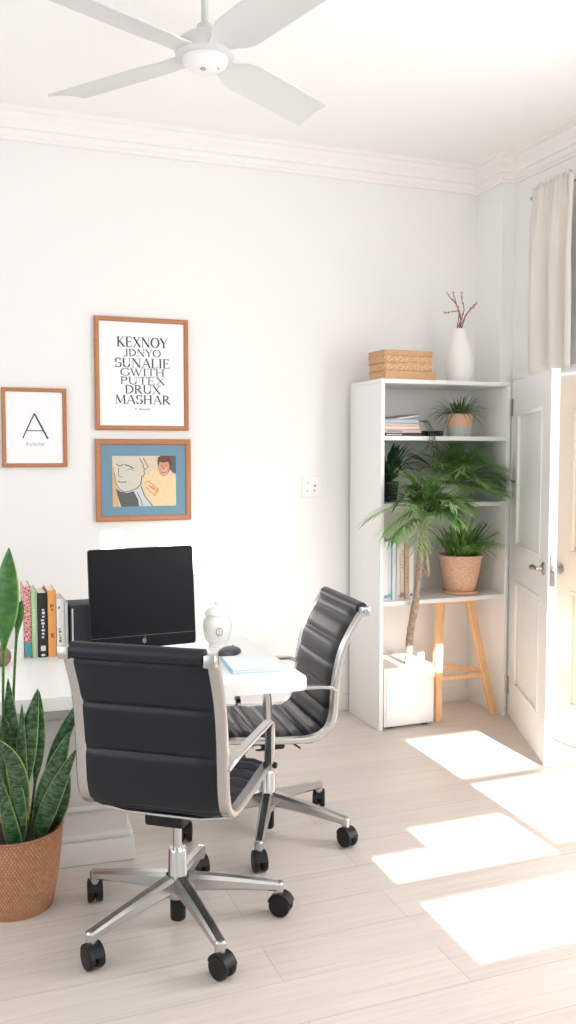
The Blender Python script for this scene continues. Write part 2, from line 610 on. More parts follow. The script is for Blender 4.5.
# ------------------------------------------------------------------ doors
def panel_door(name, hinge, free, th, height, m, panels, cut):
    """A leaf from hinge to free edge; its panels are recessed with a moulding, both faces."""
    hinge, free = Vector(hinge), Vector(free)
    d = (free - hinge)
    L = d.length
    rz = math.atan2(d.y, d.x)
    root = struct(bpy.data.objects.new(name, None))
    COL.objects.link(root)
    root.location = (hinge.x, hinge.y, 0.0)
    root.rotation_euler = (0, 0, rz)
    mb = MB()
    z0 = 0.012
    for a, b, c, dd in holes_wall(0, L, z0, height, panels):
        mb.box(a, b, -th / 2, th / 2, c, dd)
    bmesh.ops.remove_doubles(mb.bm, verts=mb.bm.verts, dist=1e-5)
    leaf = mb.build('leaf', m, root)
    for a, b, c, dd in panels:
        mb = MB()
        mb.box(a - 0.002, b + 0.002, -0.006, 0.006, c - 0.002, dd + 0.002)
        mb.build('panel', m, root)
        mb = MB()
        for s in (-1, 1):
            y0, y1 = (0.006, th / 2 + 0.004) if s > 0 else (-th / 2 - 0.004, -0.006)
            wd = 0.022
            mb.box(a, b, y0, y1, c, c + wd, 0.005)
            mb.box(a, b, y0, y1, dd - wd, dd, 0.005)
            mb.box(a, a + wd, y0, y1, c + wd, dd - wd, 0.005)
            mb.box(b - wd, b, y0, y1, c + wd, dd - wd, 0.005)
        mb.build('panel_moulding', m, root)
    return root, L


DOOR_H = 1.885
d1, L1 = panel_door('door_1', (2.965, 4.232, 0), (2.628, 3.44, 0), 0.04, DOOR_H, M['door'],
                    [(0.15, 0.70, 0.98, 1.72), (0.15, 0.70, 0.20, 0.80)], 0)
# the camera sees the leaf's local -y side
hd = MB()
hx, hz = L1 - 0.075, 0.945
RX = Matrix.Rotation(PI / 2, 4, 'X')
hd.lathe([(0, 0.0), (0.032, 0.0), (0.032, 0.006), (0.024, 0.010), (0.012, 0.013), (0.011, 0.040), (0.0, 0.041)], 24, (hx, -0.020, hz), RX)
hd.tube(smooth_path([(hx, -0.055, hz), (hx - 0.02, -0.060, hz), (hx - 0.06, -0.062, hz - 0.002), (hx - 0.115, -0.058, hz - 0.004)], 5),
        [0.010] * 6 + [0.0115, 0.013, 0.015, 0.016, 0.016, 0.015, 0.013, 0.011, 0.008, 0.003], 12)
hd.build('handle', M['nickel'], d1)
MB().box(L1, L1 + 0.003, -0.012, 0.012, 0.87, 1.02, 0.001).box(L1 + 0.003, L1 + 0.012, -0.006, 0.006, 0.935, 0.955, 0.002).build('latch_plate', M['nickel'], d1)
for z in (1.70, 0.13):
    hb = MB()
    hb.tube([(0.0, -0.026, z), (0.0, -0.026, z + 0.095)], 0.0065, 10)
    hb.box(0.0, 0.035, -0.0225, -0.0205, z, z + 0.095)
    hb.build('hinge', M['nickel'], d1)

d2, L2 = panel_door('door_2', (3.005, 2.965, 0), (2.922, 3.815, 0), 0.04, DOOR_H, M['door_beige'],
                    [(0.13, 0.72, 0.98, 1.72), (0.13, 0.72, 0.20, 0.80)], 0)
hd = MB()
hx, hz = L2 - 0.065, 0.905
RXn = Matrix.Rotation(-PI / 2, 4, 'X')
hd.lathe([(0, 0.0), (0.030, 0.0), (0.030, 0.006), (0.012, 0.012), (0.011, 0.034), (0.022, 0.042), (0.029, 0.054), (0.029, 0.062), (0.020, 0.074), (0.0, 0.078)], 24, (hx, 0.020, hz), RXn)
hd.build('knob', M['nickel'], d2)

# ------------------------------------------------------------------ curtain
cur = thing('curtain', 'cream linen curtain gathered on a rod on the right-hand wall above the doors', 'curtain', (2.968, 4.0, 0))
mb = MB()
NY, NZ = 90, 34
ztop, zbot = 2.905, 1.925
rows = []
random.seed(4)
for j in range(NZ + 1):
    t = j / NZ
    z = ztop + (zbot - ztop) * t
    yf0 = 0.105            # far edge (towards the back wall)
    yf0 += 0.060 * math.sin(min(1, t * 2.6) * PI / 2) - 0.01 * t
    yn = -0.250 + 0.005 * t
    row = []
    for i in range(NY + 1):
        s = i / NY
        y = yf0 + (yn - yf0) * s
        tight = math.exp(-((t - 0.055) / 0.035) ** 2)
        amp = 0.030 * min(1, 0.25 + t * 1.8)
        x = amp * math.sin((s ** 1.25) * 2 * PI * 2.6 + 1.2 + 0.9 * math.sin(t * 1.6)) + 0.008 * (1 - t) ** 4 * math.sin(s * 2 * PI * 12 + 1.0)
        x += 0.003 * math.sin(s * 37 + t * 5) - 0.016 * (1 - t)
        zz = z + (0.010 * math.sin(s * 2 * PI * 14) if j == 0 else 0)
        row.append(mb.bm.verts.new((x, y, zz)))
    rows.append(row)
for j in range(NZ):
    for i in range(NY):
        mb.bm.faces.new((rows[j][i], rows[j][i + 1], rows[j + 1][i + 1], rows[j + 1][i]))
panel = mb.build('curtain_fabric', M['curtain'], cur, sharp=180)
sm = panel.modifiers.new('thickness', 'SOLIDIFY')
sm.thickness = 0.003
rd = MB().tube([(0.024, 0.135, 2.872), (0.024, -1.45, 2.872)], 0.0065, 12)
rd.lathe([(0, -0.014), (0.010, -0.012), (0.013, 0), (0.010, 0.010), (0, 0.013)], 14, (0.024, 0.143, 2.872), Matrix.Rotation(PI / 2, 4, 'X'))
rod = rd.build('curtain_rod', M['nickel'], cur)
for yy in (0.125, -1.3):
    MB().tube([(0.024, yy, 2.872), (0.05, yy, 2.868), (0.081, yy, 2.862)], 0.005, 8).build('rod_bracket', M['nickel'], cur)

# ------------------------------------------------------------------ ceiling fan
FZ = 2.815
fan = thing('ceiling_fan', 'white four-bladed ceiling fan hanging on a short rod', 'ceiling fan', (0.825, 2.955, H))
o = -H
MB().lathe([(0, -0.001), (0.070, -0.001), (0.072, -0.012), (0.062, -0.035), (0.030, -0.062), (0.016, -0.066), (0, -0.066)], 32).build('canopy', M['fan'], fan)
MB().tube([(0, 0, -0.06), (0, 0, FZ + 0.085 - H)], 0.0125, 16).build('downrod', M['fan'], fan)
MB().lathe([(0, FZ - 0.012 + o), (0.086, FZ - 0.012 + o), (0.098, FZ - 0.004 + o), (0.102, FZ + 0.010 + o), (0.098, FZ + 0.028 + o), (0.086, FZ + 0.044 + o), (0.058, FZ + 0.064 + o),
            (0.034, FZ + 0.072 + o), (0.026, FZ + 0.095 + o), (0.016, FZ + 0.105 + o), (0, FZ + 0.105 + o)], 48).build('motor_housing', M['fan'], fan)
cap = MB().lathe([(0, FZ - 0.044 + o), (0.040, FZ - 0.043 + o), (0.060, FZ - 0.039 + o), (0.071, FZ - 0.031 + o), (0.076, FZ - 0.020 + o), (0.076, FZ - 0.0125 + o), (0, FZ - 0.0125 + o)], 48).build('hub_cap', M['fan_cap'], fan)
MB().tube([(0.0085 * math.cos(0.2 + 5.0 * k / 14) - 0.006, 0.0085 * math.sin(0.2 + 5.0 * k / 14), FZ - 0.0445 + o) for k in range(15)], 0.0017, 6).build('round_mark', M['logo'], cap)
MB().tube([(0.034 + 0.012 * k / 4, -0.022 + 0.014 * k / 4, FZ - 0.0425 + o) for k in range(5)], 0.0014, 6).build('slot_mark', M['logo'], cap)
for k, az in enumerate((34, 127, 205, 285)):
    mb = MB()
    n = 16
    up, lo = [], []
    T = Matrix.Rotation(R(az), 4, 'Z')
    for i in range(n + 1):
        t = i / n
        x = 0.085 + (0.645 - 0.085) * t
        # outline: narrow neck that swells into the blade, squared tip
        half = 0.040 + 0.035 * min(1, max(0, (t - 0.04) / 0.16)) ** 0.7 + 0.004 * t
        if t > 0.97:
            half *= 0.97
        tilt = -R(13) * min(1, t / 0.12)
        zc = FZ + 0.000 + o + 0.006
        row_u, row_l = [], []
        for q in range(7):
            s = -1 + 2 * q / 6
            skew = 0.018 * s * t
            y = s * half
            z = zc + y * math.sin(tilt) - 0.006 * s * s
            row_u.append(mb.bm.verts.new(T @ Vector((x + skew, y * math.cos(tilt), z + 0.0035))))
            row_l.append(mb.bm.verts.new(T @ Vector((x + skew, y * math.cos(tilt), z - 0.0035))))
        up.append(row_u); lo.append(row_l)
    for i in range(n):
        for q in range(6):
            mb.bm.faces.new((up[i][q], up[i + 1][q], up[i + 1][q + 1], up[i][q + 1]))
            mb.bm.faces.new((lo[i][q], lo[i][q + 1], lo[i + 1][q + 1], lo[i + 1][q]))
        for q in (0, 6):
            mb.bm.faces.new((up[i][q], lo[i][q], lo[i + 1][q], up[i + 1][q]))
    for i in (0, n):
        for q in range(6):
            mb.bm.faces.new((up[i][q], up[i][q + 1], lo[i][q + 1], lo[i][q]))
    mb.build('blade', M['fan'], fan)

# ------------------------------------------------------------------ framed pictures
SERIF = {}


def letter_strokes(ch):
    """Strokes of a roman capital on a unit-high body: (kind, data..., weight) and its advance width."""
    T_, t_ = 0.165, 0.06
    L = lambda x0, y0, x1, y1, w: ('l', x0, y0, x1, y1, w)
    A = lambda cx, cy, rx, ry, a0, a1: ('a', cx, cy, rx, ry, a0, a1)
    Sf = lambda x, y, w=0.15: ('l', x - w, y, x + w, y, 0.04)
    D = {
        'K': ([L(.15, 0, .15, 1, T_), L(.15, .42, .66, 1, t_), L(.30, .55, .72, 0, T_), Sf(.15, 0), Sf(.15, 1), Sf(.72, 0, .12), Sf(.64, 1, .12)], .86),
        'E': ([L(.15, 0, .15, 1, T_), L(.15, 0, .62, 0, t_), L(.15, 1, .58, 1, t_), L(.15, .52, .48, .52, t_), L(.62, 0, .62, .2, t_), L(.58, 1, .58, .82, t_), L(.48, .42, .48, .62, t_), Sf(.1, 0, .08), Sf(.1, 1, .08)], .74),
        'X': ([L(.1, 1, .7, 0, T_), L(.68, 1, .1, 0, t_), Sf(.12, 0, .12), Sf(.12, 1, .12), Sf(.68, 0, .12), Sf(.68, 1, .12)], .82),
        'N': ([L(.15, 0, .15, 1, t_), L(.15, 1, .78, 0, T_), L(.78, 0, .78, 1, t_), Sf(.15, 0, .12), Sf(.1, 1, .1), Sf(.78, 1, .12)], .96),
        'O': ([A(.45, .5, .38, .5, 0, 360)], .94),
        'Y': ([L(.06, 1, .40, .45, T_), L(.74, 1, .40, .45, t_), L(.40, .45, .40, 0, T_), Sf(.40, 0), Sf(.08, 1, .12), Sf(.74, 1, .1)], .82),
        'J': ([L(.32, .05, .32, 1, T_), A(.16, .08, .16, .12, 180, 350), Sf(.32, 1)], .52),
        'D': ([L(.15, 0, .15, 1, T_), A(.20, .5, .55, .5, -88, 88), L(.1, 0, .25, 0, t_), L(.1, 1, .25, 1, t_)], .86),
        'V': ([L(.06, 1, .38, 0, T_), L(.70, 1, .38, 0, t_), Sf(.08, 1, .12), Sf(.70, 1, .12)], .8),
        'S': ([A(.32, .75, .24, .25, 20, 235), A(.32, .26, .27, .26, -145, 85), L(.52, .98, .54, .74, t_), L(.07, .02, .06, .28, t_)], .68),
        'U': ([L(.15, .35, .15, 1, T_), A(.42, .33, .27, .34, 180, 360), L(.69, .33, .69, 1, t_), Sf(.15, 1, .14), Sf(.69, 1, .12)], .88),
        'A': ([L(.08, 0, .42, 1, t_), L(.42, 1, .76, 0, T_), L(.20, .35, .63, .35, t_), Sf(.08, 0, .12), Sf(.76, 0, .13)], .88),
        'L': ([L(.15, 0, .15, 1, T_), L(.15, 0, .6, 0, t_), L(.6, 0, .6, .22, t_), Sf(.15, 1), Sf(.1, 0, .08)], .7),
        'I': ([L(.18, 0, .18, 1, T_), Sf(.18, 0), Sf(.18, 1)], .40),
        'G': ([A(.45, .5, .38, .5, 45, 330), L(.76, 0.05, .76, .42, T_), Sf(.74, .42, .13), L(.73, .98, .74, .72, t_)], .92),
        'W': ([L(.05, 1, .3, 0, T_), L(.52, 1, .3, 0, t_), L(.45, 1, .72, 0, T_), L(.98, 1, .72, 0, t_), Sf(.08, 1, .12), Sf(.97, 1, .1)], 1.06),
        'T': ([L(.36, 0, .36, 1, T_), L(.02, 1, .70, 1, t_), L(.03, 1, .03, .78, t_), L(.69, 1, .69, .78, t_), Sf(.36, 0)], .74),
        'H': ([L(.15, 0, .15, 1, T_), L(.7, 0, .7, 1, T_), L(.15, .52, .7, .52, t_), Sf(.15, 0), Sf(.15, 1), Sf(.7, 0), Sf(.7, 1)], .90),
        'P': ([L(.15, 0, .15, 1, T_), A(.22, .74, .36, .26, -90, 90), Sf(.15, 0), L(.06, 1, .25, 1, t_)], .66),
        'R': ([L(.15, 0, .15, 1, T_), A(.22, .75, .34, .25, -90, 90), L(.30, .5, .70, 0, T_), Sf(.15, 0), Sf(.72, 0, .1), L(.06, 1, .25, 1, t_)], .80),
        'C': ([A(.45, .5, .38, .5, 45, 315), L(.73, .98, .74, .70, t_)], .80),
        'M': ([L(.12, 0, .16, 1, t_), L(.16, 1, .50, .08, T_), L(.50, .08, .84, 1, t_), L(.84, 1, .88, 0, T_), Sf(.12, 0, .11), Sf(.88, 0), Sf(.1, 1, .1), Sf(.9, 1, .1)], 1.04),
        ' ': ([], .4),
    }
    return D[ch]


def letters(mb, text, cx, z0, h, width, y0, y1):
    """Serif capitals centred on cx, squeezed to the given line width."""
    adv = [letter_strokes(c)[1] for c in text]
    tot = sum(adv)
    kx = width / tot
    x = cx - width / 2

    def quad(ax, az, bx, bz, wt):
        dx, dz = bx - ax, bz - az
        l = math.hypot(dx, dz) or 1
        px, pz = -dz / l * wt / 2, dx / l * wt / 2
        mb.prism([(ax + px, az + pz), (bx + px, bz + pz), (bx - px, bz - pz), (ax - px, az - pz)], y0, y1)
    for c, a in zip(text, adv):
        for s in letter_strokes(c)[0]:
            if s[0] == 'l':
                quad(x + s[1] * kx, z0 + s[2] * h, x + s[3] * kx, z0 + s[4] * h, s[5] * h)
            else:
                _, ax, az, rx, rz, a0, a1 = s
                n = max(6, int(abs(a1 - a0) / 20))
                for i in range(n):
                    t0, t1 = R(a0 + (a1 - a0) * i / n), R(a0 + (a1 - a0) * (i + 1) / n)
                    tm = (t0 + t1) / 2
                    wt = (0.055 + 0.125 * abs(math.cos(tm))) * h
                    quad(x + (ax + rx * math.cos(t0)) * kx, z0 + (az + rz * math.sin(t0)) * h,
                         x + (ax + rx * math.cos(t1)) * kx, z0 + (az + rz * math.sin(t1)) * h, wt)
        x += a * kx


def small_text(name, body, size, x, y, z, m, parent, shear=0.0):
    cu = bpy.data.curves.new(name, 'FONT')
    cu.body = body
    cu.size = size
    cu.align_x = 'CENTER'
    cu.extrude = 0.0003
    cu.shear = shear
    tmp = bpy.data.objects.new(name + '_tmp', cu)
    COL.objects.link(tmp)
    dg = bpy.context.evaluated_depsgraph_get()
    me = bpy.data.meshes.new_from_object(tmp.evaluated_get(dg))
    bpy.data.objects.remove(tmp)
    bpy.data.curves.remove(cu)
    ob = bpy.data.objects.new(name, me)
    me.materials.clear()
    me.materials.append(m)
    COL.objects.link(ob)
    ob.parent = parent
    ob.location = (x, y, z)
    ob.rotation_euler = (PI / 2, 0, 0)
    return ob


def picture_frame(label, x0, x1, z0, z1, fw, depth=0.026, mount=None):
    """Origin at the bottom middle on the wall; local y runs into the wall, so the face is at -depth."""
    cx = (x0 + x1) / 2
    t = thing('picture_frame', label, 'framed picture', (cx, YW1 - 0.001, z0))
    hw, hh = (x1 - x0) / 2, z1 - z0
    mb = MB()
    d0, d1 = -depth, 0.0
    # four mitred bars
    out = [(-hw, 0), (hw, 0), (hw, hh), (-hw, hh)]
    inn = [(-hw + fw, fw), (hw - fw, fw), (hw - fw, hh - fw), (-hw + fw, hh - fw)]
    for i in range(4):
        j = (i + 1) % 4
        bm = mb.bm
        sec = []
        for k in (i, j):
            ox, oz = out[k]; ix, iz = inn[k]
            mx, mz = ox * 0.75 + ix * 0.25, oz * 0.75 + iz * 0.25
            nx, nz = ox * 0.2 + ix * 0.8, oz * 0.2 + iz * 0.8
            sec.append([bm.verts.new(v) for v in [(ox, d1, oz), (ox, d0 + 0.005, oz), (mx, d0, mz), (nx, d0 + 0.002, nz), (ix, d0 + 0.009, iz), (ix, d1, iz)]])
        for q in range(6):
            q2 = (q + 1) % 6
            bm.faces.new((sec[0][q], sec[1][q], sec[1][q2], sec[0][q2]))
        bm.faces.new(sec[0]); bm.faces.new(list(reversed(sec[1])))
    mb.build('frame', M['oak'], t, sharp=20)
    MB().box(-hw + fw - 0.002, hw - fw + 0.002, d0 + 0.012, -0.003, fw - 0.002, hh - fw + 0.002).build('mount', mount or M['mount'], t)
    return t, d0 + 0.012, hw, hh


# poster of lettering
pf, py_, hw, hh = picture_frame('large oak frame with a white print of seven lines of black capitals', 0.702, 1.192, 1.613, 2.193, 0.024)
mb = MB()
for txt, zc, wd, h in [('KEXNOY', 0.430, 0.268, 0.050), ('JDNYO', 0.382, 0.196, 0.036), ('SUNALIE', 0.325, 0.292, 0.046), ('GWITH', 0.282, 0.236, 0.037),
                       ('PUTEX', 0.238, 0.238, 0.037), ('DRUX', 0.190, 0.190, 0.043), ('MASHAR', 0.137, 0.292, 0.045)]:
    letters(mb, txt, 0.003, zc, h, wd, py_ - 0.0006, py_ - 0.0001)
mb.build('lettering', M['ink'], pf, sharp=20)
small_text('caption', 'K. Swcands', 0.017, 0.0, py_ - 0.0005, 0.105, M['ink'], pf)

# letter A
pf, py_, hw, hh = picture_frame('small oak frame at the far left with a thin capital A', 0.243, 0.558, 1.424, 1.819, 0.020)
mb = MB()
for (ax, az, bx, bz, wt) in [(-0.058, 0.145, 0.0, 0.268, 0.006), (0.0, 0.268, 0.064, 0.142, 0.008), (-0.040, 0.183, 0.045, 0.182, 0.0045)]:
    dx, dz = bx - ax, bz - az
    l = math.hypot(dx, dz)
    px, pz = -dz / l * wt / 2, dx / l * wt / 2
    mb.prism([(ax + px, az + pz), (bx + px, bz + pz), (bx - px, bz - pz), (ax - px, az - pz)], py_ - 0.0006, py_ - 0.0001)
mb.build('lettering', M['ink'], pf, sharp=20)
small_text('caption', 'B ulttrhal', 0.024, 0.0, py_ - 0.0005, 0.108, M['ink_grey'], pf, 0.2)

# drawing of a face beside a seated figure, in a blue mount
pf, py_, hw, hh = picture_frame('wide oak frame with a blue mount around two portraits', 0.699, 1.201, 1.139, 1.567, 0.030, mount=M['blue_mount'])
PW, PH = 0.335, 0.264                       # the print
px0, pz0 = -hw + 0.086, 0.077


def pic(poly):
    return [(px0 + x * PW, pz0 + z * PH) for x, z in poly]


art = {}
for nm, c in dict(sand=(0.66, 0.56, 0.42), face=(0.60, 0.57, 0.49), line=(0.05, 0.05, 0.05), neck=(0.11, 0.115, 0.12), collar=(0.56, 0.60, 0.60), shirt=(0.80, 0.58, 0.36),
                  hair=(0.13, 0.065, 0.045), skin=(0.60, 0.30, 0.20), rust=(0.55, 0.26, 0.10), orange=(0.62, 0.40, 0.20), skin_light=(0.68, 0.38, 0.27)).items():
    art[nm] = mat('print_' + nm, c, 0.8, bump=0.01, var=0.06, scale=60)
yb = py_
prt = MB().box(px0, px0 + PW, yb - 0.0012, yb - 0.0002, pz0, pz0 + PH).build('print', art['sand'], pf)
lay = [0.0012]


def layer(name, m, polys):
    lay[0] += 0.0003
    mb = MB()
    for p in polys:
        mb.prism(pic(p), yb - lay[0], yb - lay[0] + 0.00028)
    return mb.build(name, m, prt, sharp=20)


def stroke(pts, wt):
    out = []
    for (ax, az), (bx, bz) in zip(pts[:-1], pts[1:]):
        dx, dz = bx - ax, bz - az
        l = math.hypot(dx, dz) or 1
        qx, qz = -dz / l * wt / 2, dx / l * wt / 2
        out.append([(ax + qx, az + qz), (bx + qx, bz + qz), (bx - qx, bz - qz), (ax - qx, az - qz)])
    return out


layer('orange_edge', art['orange'], [[(0, 0), (.10, 0), (.06, .45), (.02, .75), (0, .8)]])
layer('dark_neck', art['neck'], [[(.05, .36), (.12, .30), (.22, .27), (.33, .30), (.40, .12), (.41, 0), (.13, 0), (.08, .2)]])
layer('collar', art['collar'], [[(.33, .30), (.44, .40), (.50, .20), (.60, .08), (.62, 0), (.41, 0), (.40, .12)]])
layer('drawn_face', art['face'], [[(.04, .92), (.10, .98), (.30, .99), (.42, .95), (.47, .82), (.47, .62), (.44, .45), (.38, .36), (.28, .31), (.18, .29), (.10, .34), (.05, .48), (.03, .66)]])
layer('drawn_hair', art['sand'], [[(.43, .95), (.48, .90), (.57, .78), (.50, .62), (.46, .58), (.47, .82)]])
layer('ink_lines', art['line'], stroke([(.06, .84), (.12, .80), (.17, .83)], .014) + stroke([(.19, .83), (.26, .80), (.33, .75)], .018) + stroke([(.08, .50), (.14, .48), (.22, .49)], .016)
      + stroke([(.10, .35), (.18, .29), (.28, .31), (.38, .36), (.44, .45), (.46, .60)], .012) + stroke([(.10, .78), (.09, .62), (.13, .58), (.17, .60)], .008)
      + stroke([(.42, .95), (.47, .86), (.50, .72), (.56, .78), (.48, .96)], .010) + stroke([(.46, .58), (.50, .64), (.49, .72)], .010)
      + stroke([(.44, .40), (.50, .20), (.62, .0)], .012) + stroke([(.38, .28), (.45, .10), (.46, 0)], .010) + stroke([(.20, .72), (.27, .74), (.32, .72)], .008)
      + stroke([(.03, .66), (.05, .48), (.10, .35)], .008))
layer('shirt', art['shirt'], [[(.46, .50), (.52, .62), (.64, .72), (.74, .70), (.86, .68), (.95, .62), (1, .58), (1, 0), (.64, 0), (.58, .16), (.50, .30)]])
layer('dark_corner', art['neck'], [[(.90, 1), (1, 1), (1, .64), (.95, .66), (.90, .74)]])
layer('hair', art['hair'], [[(.71, .96), (.76, 1), (.90, 1), (.93, .88), (.91, .74), (.88, .66), (.74, .72), (.71, .84)]])
layer('portrait_face', art['skin'], [[(.74, .88), (.80, .86), (.88, .88), (.90, .78), (.87, .64), (.80, .58), (.74, .64), (.72, .76)]])
layer('cheek', art['skin_light'], [[(.76, .76), (.81, .72), (.86, .76), (.84, .64), (.79, .62)]])
layer('face_lines', art['hair'], stroke([(.76, .81), (.79, .80)], .014) + stroke([(.83, .81), (.86, .80)], .014) + stroke([(.77, .68), (.80, .66), (.84, .685)], .012) + stroke([(.80, .78), (.795, .73), (.815, .72)], .008))
layer('sleeve_emblem', art['rust'], stroke([(.50, .46), (.56, .50), (.72, .33), (.66, .20), (.52, .38)], .014) + stroke([(.56, .42), (.66, .32)], .02) + stroke([(.62, .40), (.70, .30), (.64, .25)], .012))

# ------------------------------------------------------------------ switch on the wall
sw = thing('wall_switch', 'square white switch plate on the back wall left of the bookcase', 'switch', (1.901, YW1, 1.30))
MB().box(-0.058, 0.058, -0.009, -0.0005, -0.058, 0.058, 0.003).build('plate', M['white'], sw)
MB().box(-0.048, 0.048, -0.0125, -0.0095, -0.046, 0.046, 0.002).build('rocker', M['white'], sw)
for mx_, mz_, mr_ in ((0.020, 0.010, 0.0075), (0.018, -0.016, 0.0055), (-0.022, 0.026, 0.005), (-0.026, -0.018, 0.005)):
    MB().lathe([(0, 0.0), (mr_, 0.0), (mr_, 0.0012), (0, 0.0014)], 14, (mx_, -0.0126, mz_), Matrix.Rotation(PI / 2, 4, 'X')).build('indicator', M['ink_grey'], sw)

# ------------------------------------------------------------------ desk
DZ, DT = 0.70, 0.044
DRZ = R(-3.9)
desk = thing('desk', 'long white desk with a thick top on a panelled pedestal', 'desk', (1.175, 2.885, 0), DRZ)
# local x runs left from the near right corner (negative), local y runs to the back
top = MB()
poly = []
SKEW = math.tan(DRZ)
x0, x1, y0, y1, rr = -1.95, 0.0, 0.0, 0.80, 0.035
for (cx, cy, a0) in ((x1 - rr, y0 + rr, -90), (x1 - rr, y1 - rr, 0), (x0 + rr, y1 - rr, 90), (x0 + rr, y0 + rr, 180)):
    for k in range(6):
        a = R(a0 + 90 * k / 5)
        poly.append((cx + rr * math.cos(a) + (SKEW * (cy + rr * math.sin(a)) if cx > -1 else 0), cy + rr * math.sin(a)))
va = [top.bm.verts.new((x, y, DZ - DT)) for x, y in poly]
vb = [top.bm.verts.new((x, y, DZ)) for x, y in poly]
top.bm.faces.new(list(reversed(va)))
tf = top.bm.faces.new(vb)
for i in range(len(poly)):
    j = (i + 1) % len(poly)
    top.bm.faces.new((va[i], va[j], vb[j], vb[i]))
es = [e for e in top.bm.edges if abs(e.verts[0].co.z - e.verts[1].co.z) < 1e-6]
bmesh.ops.bevel(top.bm, geom=es, offset=0.004, segments=2, affect='EDGES')
top.build('desktop', M['desk'], desk, sharp=40)
# pedestal in world-aligned block, expressed in desk space
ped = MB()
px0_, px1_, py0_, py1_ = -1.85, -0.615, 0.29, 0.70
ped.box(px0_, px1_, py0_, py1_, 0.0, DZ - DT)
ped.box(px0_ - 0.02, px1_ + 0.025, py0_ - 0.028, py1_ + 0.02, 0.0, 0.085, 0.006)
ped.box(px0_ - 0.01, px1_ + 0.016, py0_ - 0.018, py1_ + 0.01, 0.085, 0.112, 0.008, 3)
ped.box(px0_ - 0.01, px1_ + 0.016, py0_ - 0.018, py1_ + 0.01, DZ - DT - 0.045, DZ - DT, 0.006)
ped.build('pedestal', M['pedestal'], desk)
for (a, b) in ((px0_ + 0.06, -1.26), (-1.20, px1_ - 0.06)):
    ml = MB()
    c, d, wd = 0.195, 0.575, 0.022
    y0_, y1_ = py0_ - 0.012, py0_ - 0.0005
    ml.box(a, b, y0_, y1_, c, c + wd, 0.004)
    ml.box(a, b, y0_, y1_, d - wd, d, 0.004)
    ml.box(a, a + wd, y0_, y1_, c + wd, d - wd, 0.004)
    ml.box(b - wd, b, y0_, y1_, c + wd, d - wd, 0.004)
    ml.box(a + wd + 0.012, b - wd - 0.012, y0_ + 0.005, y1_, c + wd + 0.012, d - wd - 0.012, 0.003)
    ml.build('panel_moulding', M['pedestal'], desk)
MB().lathe([(0, 0.0002), (0.024, 0.0002), (0.024, 0.002), (0.019, 0.003), (0.017, 0.001), (0, 0.001)], 24, (-0.335, 0.10, DZ)).build('cable_grommet', M['fan'], desk)


